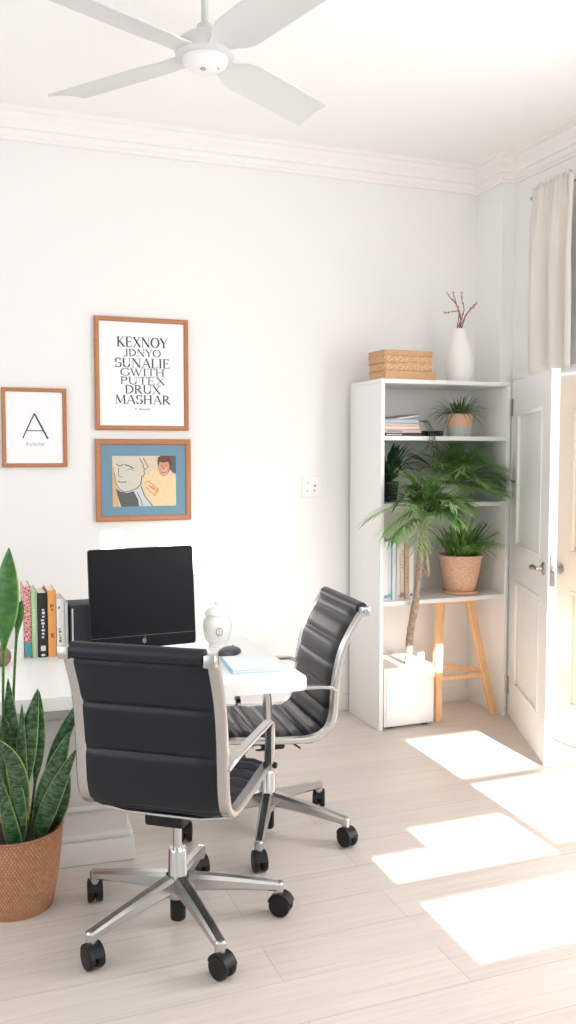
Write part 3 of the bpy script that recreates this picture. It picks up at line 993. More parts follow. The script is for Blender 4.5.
# ------------------------------------------------------------------ office chairs
def make_chair(label, loc, rz, seat_z, back_pitch, seat_pitch, base_rot, arm_z, arm_front, lean, back_rise=0.0, knobs=True, W=0.215):
    """Local frame: +y is where the sitter faces, origin on the floor under the column."""
    ch = thing('office_chair', label, 'office chair', loc, rz, 'office chairs at the desk')
    zs = seat_z
    br_ = back_rise
    prof = [(0.270, zs - 0.004), (0.250, zs + 0.010), (0.18, zs + 0.008), (0.07, zs - 0.002), (-0.05, zs - 0.010), (-0.125, zs - 0.006), (-0.170, zs + 0.022),
            (-0.190, zs + 0.075), (-0.196, zs + 0.15 + br_ * .25), (-0.202 - lean * 0.1, zs + 0.24 + br_ * .5), (-0.218 - lean * 0.45, zs + 0.34 + br_ * .75), (-0.258 - lean, zs + 0.445 + br_), (-0.276 - lean * 1.15, zs + 0.475 + br_)]
    path = smooth_path([(0, y, z) for y, z in prof], 6)
    # side rails
    for s in (-1, 1):
        pts = [Vector((s * (W + 0.012), p.y, p.z)) for p in path]
        n = len(pts)
        ts = [0.018 + 0.008 * max(0, math.sin(PI * min(1, max(0, (i / n - 0.25) / 0.6)))) for i in range(n)]
        rail = MB().ribbon(pts, 0.036, ts, (1, 0, 0))
        e = pts[-1]
        rail.box(s * (W + 0.012) - 0.0185, s * (W + 0.012) + 0.0185, e.y - 0.022, e.y + 0.016, e.z - 0.026, e.z + 0.012, 0.006)
        rail.build('side_rail', M['chrome'], ch, sharp=30)
    # sling: quilted leather, split into seat and backrest
    lens = [0.0]
    for a, b in zip(path[:-1], path[1:]):
        lens.append(lens[-1] + (b - a).length)
    tot = lens[-1]
    split = 0.445

    def sample(s):
        s = min(max(s, 0), tot)
        for i in range(len(lens) - 1):
            if s <= lens[i + 1] + 1e-9:
                t = (s - lens[i]) / max(1e-9, lens[i + 1] - lens[i])
                return path[i].lerp(path[i + 1], t), (path[i + 1] - path[i]).normalized()
        return path[-1], (path[-1] - path[-2]).normalized()

    def sling(name, sa, sb, pitch, puff, groove_first, grooves=None):
        mb = MB()
        N = max(40, int((sb - sa) / 0.004))
        NX = 12
        front, back = [], []
        for i in range(N + 1):
            s = sa + (sb - sa) * i / N
            p, tan = sample(s)
            nrm = Vector((0, -tan.z, tan.y))     # points towards the sitter
            if nrm.z < 0 and abs(nrm.y) < 0.5:
                nrm = -nrm
            nrm = Vector((0, -tan.z, tan.y))
            nrm = nrm if (nrm.y > 0 or nrm.z > 0) else -nrm
            ph = ((s - sa - groove_first) / pitch) % 1.0
            g = min(ph, 1 - ph) * pitch
            if grooves:
                g = min(abs(s - q_) for q_ in grooves)
            k = 1 - math.exp(-(g / 0.011) ** 1.3)
            edge = min(1, min(s - sa, sb - s) / 0.012)
            th = 0.008 + puff * k * (0.35 + 0.65 * edge)
            rf, rb = [], []
            for q in range(NX + 1):
                u = -1 + 2 * q / NX
                x = u * W
                ed = 1 - max(0, (abs(u) - 0.86) / 0.14) ** 2 * 0.55
                rf.append(mb.bm.verts.new((x, p.y + nrm.y * th * ed, p.z + nrm.z * th * ed)))
                rb.append(mb.bm.verts.new((x, p.y - nrm.y * th * ed, p.z - nrm.z * th * ed)))
            front.append(rf); back.append(rb)
        for i in range(N):
            for q in range(NX):
                mb.bm.faces.new((front[i][q], front[i][q + 1], front[i + 1][q + 1], front[i + 1][q]))
                mb.bm.faces.new((back[i][q], back[i + 1][q], back[i + 1][q + 1], back[i][q + 1]))
            for q in (0, NX):
                mb.bm.faces.new((front[i][q], front[i + 1][q], back[i + 1][q], back[i][q]))
        for i in (0, N):
            for q in range(NX):
                mb.bm.faces.new((front[i][q], front[i][q + 1], back[i][q + 1], back[i][q]))
        return mb.build(name, M['leather'], ch, sharp=60)
    sling('seat', 0.012, split, seat_pitch, 0.011, 0.03)
    sling('backrest', split + 0.001, tot - 0.002, back_pitch, 0.010, -0.02, None if back_pitch < 0.12 else [tot - 0.182, tot - 0.328, tot - 0.028])
    # rolled leather over the top bar
    e = path[-1]
    MB().tube([(-W + 0.008, e.y, e.z), (W - 0.008, e.y, e.z)], 0.025, 16).build('head_roll', M['leather'], ch, sharp=50)
    for s in ((-1, 1) if knobs else ()):
        MB().tube([(s * (W + 0.030), e.y, e.z - 0.002), (s * (W + 0.040), e.y, e.z - 0.002)], [0.009, 0.0075], 12).build('end_knob', M['polish'], ch)
    # cross bars under the seat and the tilt mechanism
    cb = MB()
    for y in (0.10, -0.10):
        z = zs - 0.030
        cb.ribbon([(-W - 0.005, y, z + 0.004), (-0.12, y, z - 0.012), (0.12, y, z - 0.012), (W + 0.005, y, z + 0.004)], 0.028, 0.012, (0, 1, 0))
    cb.build('cross_bar', M['polish'], ch)
    mz = zs - 0.038
    MB().box(-0.062, 0.062, -0.115, 0.115, mz - 0.042, mz, 0.010).box(-0.045, 0.045, -0.06, 0.06, mz - 0.068, mz - 0.040, 0.010).build('tilt_mechanism', M['black'], ch)
    lv = MB().tube([(-0.055, 0.06, mz - 0.02), (-0.12, 0.11, mz - 0.024), (-0.185, 0.150, mz - 0.030)], 0.005, 8).build('tilt_lever', M['polish'], ch)
    MB().tube([(-0.182, 0.148, mz - 0.03), (-0.189, 0.152, mz - 0.031), (-0.208, 0.164, mz - 0.034), (-0.216, 0.169, mz - 0.035)], [0.010, 0.018, 0.018, 0.011], 14).build('knob', M['black'], lv)
    MB().tube([(-0.055, -0.05, mz - 0.02), (-0.13, -0.065, mz - 0.018), (-0.20, -0.075, mz - 0.016)], 0.0042, 8).build('height_lever', M['polish'], ch)
    # gas column
    ct = mz - 0.066
    MB().tube([(0, 0, 0.24), (0, 0, ct)], 0.0145, 20).build('gas_piston', M['polish'], ch)
    MB().lathe([(0, 0.095), (0.034, 0.095), (0.040, 0.11), (0.040, 0.15), (0.031, 0.165), (0.029, 0.245), (0.026, 0.250), (0, 0.250)], 28).build('column_sleeve', M['polish'], ch)
    MB().lathe([(0, 0.018), (0.023, 0.020), (0.025, 0.026), (0.025, 0.094), (0, 0.094)], 24).build('column_foot', M['black'], ch)
    # five-star base, each leg with its caster
    for k in range(5):
        a = R(base_rot + 72 * k) - rz
        T = Matrix.Rotation(a, 4, 'Z')
        leg = MB()
        n = 10
        pts, ws, ts = [], [], []
        for i in range(n + 1):
            t = i / n
            pts.append(T @ Vector((0.030 + 0.295 * t, 0, 0.140 - 0.034 * t - 0.010 * t * t)))
            ws.append(0.048 - 0.014 * t)
            ts.append(0.056 - 0.030 * t)
        leg.ribbon(pts, ws, ts, T @ Vector((0, 1, 0)))
        leg.tube([T @ Vector((0.325, 0, 0.109)), T @ Vector((0.325, 0, 0.104)), T @ Vector((0.325, 0, 0.060))], [0.013, 0.0180, 0.0165], 16)
        lo = leg.build('leg', M['chrome'], ch, sharp=30)
        cs = MB()
        sw_ = R(base_rot + 72 * k + (35, -50, 80, 20, -30)[k]) - rz
        Cw = Matrix.Translation(T @ Vector((0.325, 0, 0.036))) @ Matrix.Rotation(sw_, 4, 'Z') @ Matrix.Translation((0.008, 0, 0))
        for s in (-1, 1):
            prof_w = [(0, -0.0128), (0.022, -0.0128), (0.031, -0.009), (0.0355, -0.002), (0.0355, 0.007), (0.033, 0.0118), (0.020, 0.0128), (0, 0.0128)]
            TT = Cw @ Matrix.Translation((0, s * 0.0132, 0)) @ Matrix.Rotation(s * PI / 2, 4, 'X') @ Matrix.Scale(-1, 4, (0, 0, 1))
            cs.lathe(prof_w, 24, (0, 0, 0), TT)
        # hood over the twin wheels
        hp = [Cw @ Vector((0.0375 * math.cos(b), 0, 0.0375 * math.sin(b))) for b in [R(15 + 15 * q) for q in range(11)]]
        cs.ribbon(hp, 0.046, 0.006, Cw.to_3x3() @ Vector((0, 1, 0)))
        cs.tube([T @ Vector((0.325, 0, 0.068)), T @ Vector((0.325, 0, 0.050))], 0.010, 12)
        cs.build('caster', M['black'], lo, sharp=40)
    # arms: from the back rail forward, then down to the seat rail
    for s in (-1, 1):
        xx = s * (W + 0.030)
        xi = s * (W + 0.020)
        yb_ = -0.215 - lean * 0.3
        pts = smooth_path([(xi, yb_ + 0.026, arm_z - 0.020), (xx, yb_ + 0.060, arm_z - 0.004), (xx, yb_ + 0.14, arm_z), (xx, arm_front - 0.05, arm_z + 0.002), (xx, arm_front - 0.012, arm_z - 0.001),
                           (xx, arm_front - 0.001, arm_z - 0.018), (xx, arm_front - 0.003, (arm_z + zs) / 2), (xx, arm_front - 0.010, zs + 0.006)], 5)
        n = len(pts)
        MB().ribbon(pts, 0.030, [0.013 if k < n * 0.62 else min(0.030, 0.013 + 0.020 * (k - n * 0.62) / (n * 0.12)) - (0.010 * max(0, k / n - 0.8) / 0.2) for k in range(n)], (1, 0, 0)).build('armrest', M['chrome'], ch, sharp=40)
        MB().tube([(xx - s * 0.020, arm_front - 0.008, zs + 0.024), (xx + s * 0.020, arm_front - 0.008, zs + 0.024), (xx + s * 0.026, arm_front - 0.008, zs + 0.024)], [0.009, 0.011, 0.008], 12).build('arm_bolt', M['black'], ch)
    return ch


make_chair('black leather swivel chair seen from behind, nearest the camera', (0.645, 2.690, 0), R(-36), 0.442, 0.152, 0.062, 62, 0.612, 0.225, 0.006, 0.018, False, 0.210)
make_chair('black ribbed leather swivel chair at the right-hand end of the desk', (1.142, 3.240, 0), R(86), 0.447, 0.088, 0.070, 29, 0.636, 0.070, 0.03, -0.012, True)


# ------------------------------------------------------------------ things on the desk
def on_desk(lx, ly):
    """Desk-space plan position to world."""
    v = Matrix.Rotation(DRZ, 4, 'Z') @ Vector((lx, ly, 0))
    return (1.175 + v.x, 2.885 + v.y)


# monitor
mon = thing('monitor', 'black desktop computer screen on the white desk', 'computer monitor', (0.688, 3.44, DZ), 0)
Tm = Matrix.Translation((0, -0.03, 0.236)) @ Matrix.Rotation(R(-0.7), 4, 'Y') @ Matrix.Rotation(R(-4), 4, 'X')


def mbox(a, b, c, d, e, f, bev):
    return MB().box(a, b, c, d, e, f, bev, 3, Tm)


def rounded_panel(hw_, hh_, r_, y0_, y1_):
    pl = []
    for (cx, cz, a0) in ((hw_ - r_, -hh_ + r_, -90), (hw_ - r_, hh_ - r_, 0), (-hw_ + r_, hh_ - r_, 90), (-hw_ + r_, -hh_ + r_, 180)):
        for k in range(6):
            a = R(a0 + 18 * k)
            pl.append((cx + r_ * math.cos(a), cz + r_ * math.sin(a)))
    return MB().prism(pl, y0_, y1_, Tm)


rounded_panel(0.205, 0.194, 0.012, -0.004, 0.014).build('housing', M['black'], mon, sharp=40)
rounded_panel(0.2035, 0.1925, 0.011, -0.0062, -0.0042).build('screen', M['screen'], mon, sharp=40)
mbox(-0.2030, 0.2030, -0.0070, -0.0064, -0.1465, -0.1452, 0).build('chin_line', M['logo'], mon)
ap = MB()
ap.prism([(0.009 * math.cos(a) * (1.0 if abs(math.cos(a)) < .8 or math.cos(a) < 0 else .8), -0.166 + 0.010 * math.sin(a) - 0.002 * (abs(math.cos(a)) < .3)) for a in [R(24 * k) for k in range(15)]], -0.0072, -0.0064, Tm)
ap.prism([(0.0005, -0.154), (0.004, -0.149), (0.006, -0.149), (0.004, -0.154)], -0.0072, -0.0064, Tm)
ap.build('fruit_mark', M['logo'], mon, sharp=20)
st = MB()
st.ribbon([(0.005, 0.045, 0.006), (0.005, 0.050, 0.05), (0.005, 0.030, 0.15), (0.005, -0.010, 0.24)], 0.12, 0.010, (1, 0, 0))
st.box(-0.09, 0.09, -0.09, 0.075, 0.0005, 0.008, 0.003)
st.build('stand', M['black'], mon)

# lidded jar
jar = thing('lidded_jar', 'round white lidded jar with a small oval medallion on the desk', 'jar', (1.014, 3.50, DZ))
MB().lathe([(0, 0.0), (0.034, 0.0), (0.037, 0.006), (0.034, 0.012), (0.048, 0.030), (0.058, 0.060), (0.061, 0.084), (0.056, 0.108), (0.046, 0.126), (0.044, 0.132), (0, 0.132)], 40).build('body', M['glaze'], jar)
MB().lathe([(0, 0.1322), (0.049, 0.1322), (0.051, 0.138), (0.048, 0.145), (0.036, 0.159), (0.014, 0.168), (0.008, 0.172), (0.011, 0.179), (0.009, 0.187), (0, 0.190)], 40).build('lid', M['glaze'], jar)
gold = mat('bronze_medallion', (0.40, 0.32, 0.22), 0.4, 0.6, bump=0.3, scale=300, var=0.3)
md = MB()
Tj = Matrix.Rotation(R(-8), 4, 'Z')
ring = [(0.014 * math.cos(R(18 * k)), 0.072 + 0.018 * math.sin(R(18 * k))) for k in range(20)]
md.prism(ring, -0.064, -0.055, Tj)
mdo = md.build('medallion', gold, jar, sharp=30)
md = MB()
md.prism([(0.010 * math.cos(R(18 * k)), 0.072 + 0.0135 * math.sin(R(18 * k))) for k in range(20)], -0.0655, -0.0642, Tj)
md2 = md.build('medallion_field', M['ceramic'], mdo, sharp=30)
md = MB()
for aa in ((0.005, 0.078, 0.0035), (0.0, 0.066, 0.004)):
    md.tube([Tj @ Vector((aa[2] * math.cos(R(40 * k)) - 0.001, -0.0660, aa[1] + aa[2] * math.sin(R(40 * k)))) for k in range(10)], 0.0012, 6)
md.build('medallion_mark', M['ink_grey'], mdo)

# mouse
ms = thing('computer_mouse', 'dark grey computer mouse beside the lidded jar', 'computer mouse', (1.022, 3.355, DZ), R(-40))
mb = MB()
n, m_ = 14, 12
rows = []
for i in range(n + 1):
    t = -1 + 2 * i / n
    wv = 0.040 * math.sqrt(max(0.0, 1 - abs(t) ** 2.6)) + 0.0005
    hv = 0.026 * math.sqrt(max(0.0, 1 - abs(t + 0.12) ** 2.2 / 1.3)) + 0.0015
    row = []
    for q in range(m_ + 1):
        a = PI * q / m_
        row.append(mb.bm.verts.new((wv * math.cos(a), 0.066 * t, 0.001 + hv * math.sin(a) ** 0.8)))
    rows.append(row)
for i in range(n):
    for q in range(m_):
        mb.bm.faces.new((rows[i][q], rows[i][q + 1], rows[i + 1][q + 1], rows[i + 1][q]))
    mb.bm.faces.new((rows[i][0], rows[i + 1][0], rows[i + 1][m_], rows[i][m_]))
mb.bm.faces.new(rows[0]); mb.bm.faces.new(list(reversed(rows[n])))
mgrey = mat('charcoal_mouse_shell', (0.05, 0.055, 0.065), 0.35, bump=0.01)
mb.build('shell', mgrey, ms, sharp=60)
MB().tube([(-0.002, 0.033, 0.022), (0.002, 0.033, 0.022)], 0.006, 12).build('scroll_wheel', M['black'], ms)

# notebook
nb = thing('notebook', 'closed pale blue notebook at the right end of the desk', 'notebook', (1.045, 3.135, DZ), R(-6))
MB().box(-0.098, 0.098, -0.115, 0.115, 0.0005, 0.003, 0.0008).box(-0.098, 0.098, -0.115, 0.115, 0.0105, 0.0130, 0.0008).box(-0.0985, -0.0955, -0.115, 0.115, 0.002, 0.0115).build('cover', M['notebook_edge'], nb)
MB().box(-0.095, 0.095, -0.112, 0.112, 0.0032, 0.0103).build('pages', M['paper'], nb)
MB().box(-0.0965, 0.0965, -0.1135, 0.1135, 0.0131, 0.0139).build('top_sheet', M['notebook'], nb)


def book(label, loc, rz, t, h, d, color, group, marks=None, lying=False, m=None, pages=None, name='book', tilt=0.0):
    """Upright book: spine faces local -y, thickness along x. Lying: spine along x, thickness along z."""
    b = thing(name, label, 'book', loc, rz, group)
    mt = m or mat('cover_' + '_'.join(label.split()[:3]), color, 0.55, bump=0.05, scale=120, var=0.04)
    ct = 0.0028
    T = Matrix.Rotation(tilt, 4, 'Y')
    if lying:                           # t = thickness (z), h = length (x), d = depth (y)
        T = T @ Matrix.Rotation(PI / 2, 4, 'Y') @ Matrix.Translation((-t / 2, 0, -h / 2))
    cv = MB()
    cv.box(-t / 2, -t / 2 + ct, 0, d, 0, h, 0.0008, 1, T)
    cv.box(t / 2 - ct, t / 2, 0, d, 0, h, 0.0008, 1, T)
    # rounded spine
    pts = [(-t / 2, 0.002)] + [(-t / 2 * math.cos(PI * k / 8), -0.004 * math.sin(PI * k / 8)) for k in range(0, 9)] + [(t / 2, 0.002)]
    bm = cv.bm
    lo_ = [bm.verts.new(T @ Vector((x, y, 0))) for x, y in pts]
    hi_ = [bm.verts.new(T @ Vector((x, y, h))) for x, y in pts]
    for i in range(len(pts) - 1):
        bm.faces.new((lo_[i], lo_[i + 1], hi_[i + 1], hi_[i]))
    bm.faces.new(lo_); bm.faces.new(list(reversed(hi_)))
    cv.build('cover', mt, b, sharp=30)
    MB().box(-t / 2 + ct, t / 2 - ct, 0.003, d - 0.004, 0.004, h - 0.004, 0, 1, T).build('pages', pages or M['paper'], b)
    if marks:
        col, items = marks
        mm = mat('mark_' + '_'.join(label.split()[:3]), col, 0.6, bump=0.02)
        mk_ = MB()
        for (x0, x1, z0, z1) in items:      # fractions of the spine
            mk_.box((x0 - 0.5) * t, (x1 - 0.5) * t, -0.0052, -0.0030, z0 * h, z1 * h, 0, 1, T)
            mk_.build('spine_mark', mm, b)
            mk_ = MB()
    return b


random.seed(11)


def scribble(x0, x1, z0, z1, n):
    out = []
    for i in range(n):
        a = z0 + (z1 - z0) * i / n
        b = a + (z1 - z0) / n * random.uniform(0.35, 0.7)
        q0 = x0 + (x1 - x0) * random.uniform(0, 0.35)
        q1 = x1 - (x1 - x0) * random.uniform(0, 0.35)
        out.append((q0, q1, a, b))
    return out


GB = 'books standing on the desk'
yb0 = 3.555
redm = mat('red_and_white_patterned_cover', (0.55, 0.10, 0.10), 0.6, bump=0.05, scale=200, var=0.1)
nt = redm.node_tree
tcn = nt.nodes.new('ShaderNodeTexCoord'); vor = nt.nodes.new('ShaderNodeTexVoronoi'); vor.inputs['Scale'].default_value = 85
vor.feature = 'DISTANCE_TO_EDGE'
rpn = nt.nodes.new('ShaderNodeValToRGB')
rpn.color_ramp.elements[0].position = 0.02; rpn.color_ramp.elements[1].position = 0.12
rpn.color_ramp.elements[0].color = (0.75, 0.60, 0.55, 1); rpn.color_ramp.elements[1].color = (0.52, 0.11, 0.11, 1)
nt.links.new(tcn.outputs['Object'], vor.inputs['Vector']); nt.links.new(vor.outputs['Distance'], rpn.inputs[0])
nt.links.new(rpn.outputs[0], nt.nodes['Principled BSDF'].inputs['Base Color'])
XB = 0.232
specs = [
    ('plain white book at the left end of the row on the desk', 0.020, 0.205, 0.13, (0.80, 0.80, 0.78), None, None),
    ('red and white patterned book with a teal foot on the desk', 0.027, 0.292, 0.16, (0.5, 0.1, 0.1), ((0.07, 0.30, 0.36), [(0.02, 0.98, 0.02, 0.22)]), redm),
    ('light green book between the red patterned and black ones', 0.022, 0.272, 0.17, (0.40, 0.56, 0.33), ((0.62, 0.72, 0.52), scribble(.3, .7, .35, .75, 9)), None),
    ('black book with white marks down its spine', 0.036, 0.262, 0.17, (0.016, 0.016, 0.018), ((0.72, 0.72, 0.70), scribble(.30, .72, .30, .78, 9) + [(.25, .75, .10, .18)] + [(.3, .7, .02, .05)]), None),
    ('orange book in the desk row', 0.032, 0.270, 0.17, (0.83, 0.36, 0.10), ((0.09, 0.06, 0.05), [(.4, .7, .76, .78), (.3, .4, .74, .80), (.4, .62, .70, .72), (.35, .65, .33, .35), (.35, .45, .30, .34), (.5, .7, .29, .31)]), None),
    ('white book with dark marks, right of the orange book', 0.030, 0.235, 0.16, (0.80, 0.79, 0.77), ((0.10, 0.10, 0.10), scribble(.2, .55, .25, .52, 5) + [(.2, .4, .83, .87)]), None),
    ('thin grey and white book beside the dark box file', 0.012, 0.218, 0.16, (0.62, 0.62, 0.62), None, None),
]
x = XB
for lb, t_, h_, d_, c_, mk_, m_ in specs:
    book(lb, (x + t_ / 2, yb0 + random.uniform(0, 0.006) + (x - XB) * -0.05, DZ + 0.0003), R(0), t_, h_ * 0.965, d_, c_, GB, mk_, m=m_)
    x += t_ + 0.0015
# dark box file between the books and the screen
bf = thing('box_file', 'dark grey box file standing behind the left edge of the screen', 'box file', (x + 0.006, 3.545, DZ + 0.0003), R(-2))
slate = mat('slate_grey_board', (0.028, 0.031, 0.038), 0.6, bump=0.05)
MB().box(0, 0.105, 0, 0.14, 0, 0.198, 0.002).build('case', slate, bf)
MB().box(0.006, 0.012, -0.003, -0.0002, 0.03, 0.185, 0.0005, 1).build('label_strip', M['paper'], bf)

# small things at the left end of the desk
pb = thing('pebble_ornament', 'small brown round ornament behind the tall leaf on the desk', 'ornament', (0.165, 3.46, DZ))
brn = mat('brown_stone', (0.17, 0.11, 0.06), 0.5, bump=0.1, var=0.3)
MB().lathe([(0, 0.0), (0.016, 0.001), (0.028, 0.012), (0.034, 0.030), (0.032, 0.050), (0.022, 0.064), (0, 0.070)], 28).build('body', brn, pb)
MB().lathe([(0, 0.0702), (0.006, 0.0702), (0.008, 0.074), (0.005, 0.079), (0, 0.080)], 14).build('finial', brn, pb)

# ------------------------------------------------------------------ snake plant in the basket
BX, BY = 0.172, 3.005
sp = thing('potted_plant', 'broad-leaved green plant in a woven rattan basket by the desk', 'potted plant', (BX, BY, 0))
bp_ = []
n = 20
for i in range(n + 1):
    t = i / n
    bp_.append((0.118 + 0.037 * t ** 0.8 + 0.003 * math.sin(t * PI), 0.001 + 0.262 * t))
prof = [(0, 0.001)] + bp_ + [(0.158, 0.268), (0.152, 0.270), (0.147, 0.264), (0.143, 0.225), (0, 0.225)]
MB().lathe(prof, 72).build('basket', M['basket'], sp, sharp=50)
MB().lathe([(0, 0.2255), (0.140, 0.2255), (0.120, 0.236), (0.06, 0.242), (0, 0.243)], 40).build('soil', M['soil'], sp)


def big_leaf(root_px, mid_px, tip_px, yb, ym, yt, w, m='snake', stem_from=0.0, face=None, cup=0.35):
    """Blade whose midrib runs through three points of the picture at their own distances."""
    a, b, c = at(*root_px, yb), at(*mid_px, ym), at(*tip_px, yt)
    o_ = Vector((BX, BY, 0))
    ctrl = b * 2 - (a + c) / 2
    pts = bez(a, ctrl, c, 22)
    side = Vector(face or (0.94, -0.34, 0))
    ws = []
    for i in range(22):
        t = i / 21
        if t < stem_from:
            ws.append(0.0045)
        else:
            q = (t - stem_from) / (1 - stem_from)
            ws.append(max(0.0008, w * (math.sin(PI * min(1, q ** 0.85)) ** 0.75) * (1 - 0.15 * q) + 0.0045 * (1 - q) ** 4))
    mb = MB()
    mb.strip([p - o_ for p in pts], ws, side, cup)
    lf = mb.build('leaf', M[m], sp, recalc=False, sharp=180)
    sd = lf.modifiers.new('thickness', 'SOLIDIFY')
    sd.thickness = 0.003
    sd.offset = 0
    sb = lf.modifiers.new('smooth', 'SUBSURF')
    sb.levels = sb.render_levels = 1
    return lf


big_leaf((8, 845), (3, 690), (9, 547), 2.985, 2.85, 2.80, 0.043, 'snake_bright', 0.66)
big_leaf((24, 846), (24, 770), (38, 688), 2.975, 2.88, 2.83, 0.034, 'snake', 0.36)
big_leaf((26, 845), (36, 770), (39, 690), 3.00, 2.90, 2.86, 0.024, 'snake', 0.45)
big_leaf((34, 840), (50, 770), (84, 694), 3.02, 2.92, 2.84, 0.026, 'snake', 0.42)
big_leaf((32, 843), (48, 790), (70, 731), 2.99, 2.87, 2.82, 0.038, 'snake', 0.15)
big_leaf((36, 846), (52, 800), (77, 748), 2.955, 2.86, 2.80, 0.032, 'snake', 0.02)
big_leaf((32, 842), (55, 815), (69, 768), 3.04, 2.98, 2.95, 0.034, 'snake', 0.2)
big_leaf((14, 850), (17, 780), (-8, 738), 2.95, 2.85, 2.80, 0.036, 'snake', 0.05)
big_leaf((12, 845), (8, 770), (3, 715), 3.03, 2.93, 2.85, 0.038, 'snake', 0.1)
big_leaf((18, 842), (12, 760), (8, 678), 3.04, 2.90, 2.84, 0.030, 'snake', 0.25)
big_leaf((16, 852), (10, 830), (-4, 765), 2.93, 2.89, 2.86, 0.030, 'snake', 0.05)
big_leaf((20, 845), (20, 790), (22, 703), 3.03, 2.89, 2.85, 0.024, 'snake', 0.2)
big_leaf((-8, 850), (-14, 760), (-2, 690), 3.00, 2.85, 2.81, 0.034, 'snake', 0.2)
big_leaf((22, 848), (17, 800), (10, 760), 2.92, 2.87, 2.85, 0.026, 'snake', 0.05)
big_leaf((12, 846), (14, 680), (22, 600), 3.0, 2.86, 2.82, 0.017, 'snake_bright', 0.74)

# ------------------------------------------------------------------ bookcase
SX0, SX1, SY0, SY1, SH, PT = 2.124, 2.926, 4.225, 4.61, 1.885, 0.022
bc = thing('bookcase', 'tall white open bookcase in the corner', 'bookcase', (SX0, SY0, 0))
Wd, Dp = SX1 - SX0, SY1 - SY0
MB().box(0, PT, 0, Dp, 0.0005, SH - PT - 0.0005, 0.0015).build('side_panel', M['white'], bc)
MB().box(Wd - PT, Wd, 0, Dp, 0.0005, SH - PT - 0.0005, 0.0015).build('side_panel', M['white'], bc)
MB().box(0, Wd, 0, Dp, SH - PT, SH, 0.0015).build('top_panel', M['white'], bc)
MB().box(PT, Wd - PT, Dp - 0.010, Dp, 0.0005, SH - PT).build('back_panel', M['white'], bc)
SHELF = (1.585, 1.225, 0.700)
for z in SHELF:
    MB().box(PT, Wd - PT, 0.002, Dp - 0.010, z - 0.024, z, 0.0015).build('shelf', M['white'], bc)
MB().box(PT, Wd - PT, Dp - 0.024, Dp - 0.0102, 0.0005, 0.085, 0.003).build('plinth_strip', M['white'], bc)


# things on the top
GT = 'tan volumes stacked on the bookcase'
zz = SH + 0.0004
for i, (t_, h_, d_, dx, dr, lb) in enumerate([
        (0.046, 0.300, 0.20, 0.012, 0.5, 'thick tan book at the bottom of the stack on the bookcase'),
        (0.041, 0.285, 0.19, 0.006, -1.0, 'speckled tan book second from the bottom of the bookcase-top stack'),
        (0.037, 0.290, 0.195, 0.004, 0.8, 'speckled tan book with a dark lower edge, second from the stack top'),
        (0.028, 0.288, 0.20, 0.005, -0.4, 'thin tan book topmost in the stack on the bookcase')]):
    b_ = book(lb, (2.15 + dx, 4.245, zz), R(dr), t_, h_, d_, (0.6, 0.4, 0.2), GT, None, True, M['tan_book'] if i in (0, 3) else M['tan_pages'], M['tan_pages'])
    b_.location.x += h_ / 2 - 0.006
    zz += t_ + 0.0005

vs = thing('vase', 'white bottle-shaped ceramic vase on top of the bookcase', 'vase', (2.682, 4.37, SH + 0.0003))
MB().lathe([(0, 0), (0.050, 0), (0.060, 0.008), (0.076, 0.050), (0.083, 0.095), (0.080, 0.135), (0.066, 0.185), (0.047, 0.230), (0.036, 0.270), (0.032, 0.292), (0.034, 0.300), (0.030, 0.300),
            (0.027, 0.270), (0, 0.265)], 48).build('body', M['ceramic'], vs)
tw = thing('twig_bunch', 'bare brown budding twigs standing in the white vase', 'twigs', (2.682, 4.37, SH + 0.27))
random.seed(5)
tips = [((462, 328), (459, 312), (444, 313)), ((460, 328), (461, 318), (453, 292)), ((462, 328), (464, 310), (462, 294)), ((463, 328), (468, 312), (477, 303)), ((461, 328), (458, 308), (447, 293)), ((462, 328), (466, 316), (473, 306))]
tb_ = MB()
buds = MB()
o_ = Vector((2.682, 4.37, SH + 0.27))
for i, (a, b, c) in enumerate(tips):
    yy = 4.37 + (i - 2.5) * 0.012
    A_, B_, C_ = at(*a, 4.37) - o_, at(*b, yy) - o_, at(*c, yy + (i % 3 - 1) * 0.03) - o_
    A_.z = 0.004
    A_.x = (i - 2.5) * 0.004; A_.y = (i % 2) * 0.006
    pth = smooth_path([A_, A_ + Vector((A_.x * .6, 0, 0.035)), B_, (B_ + C_) / 2 + Vector((random.uniform(-.006, .006), 0, random.uniform(-.004, .006))), C_], 4)
    tb_.tube(pth, [0.0032 - 0.0018 * k / (len(pth) - 1) for k in range(len(pth))], 7)
    for k in range(7, len(pth)):
        p_ = pth[k] + Vector((random.uniform(-.006, .006), random.uniform(-.006, .006), random.uniform(-.003, .006)))
        tb_.tube([pth[k], p_], 0.0009, 5)
        rr_ = random.uniform(0.0036, 0.0062)
        buds.lathe([(0, -rr_), (rr_ * .8, -rr_ * .4), (rr_ * .8, rr_ * .5), (0, rr_ * 1.3)], 7, p_)
tb_.build('twigs', M['twig'], tw)
buds.build('buds', M['bud'], tw)

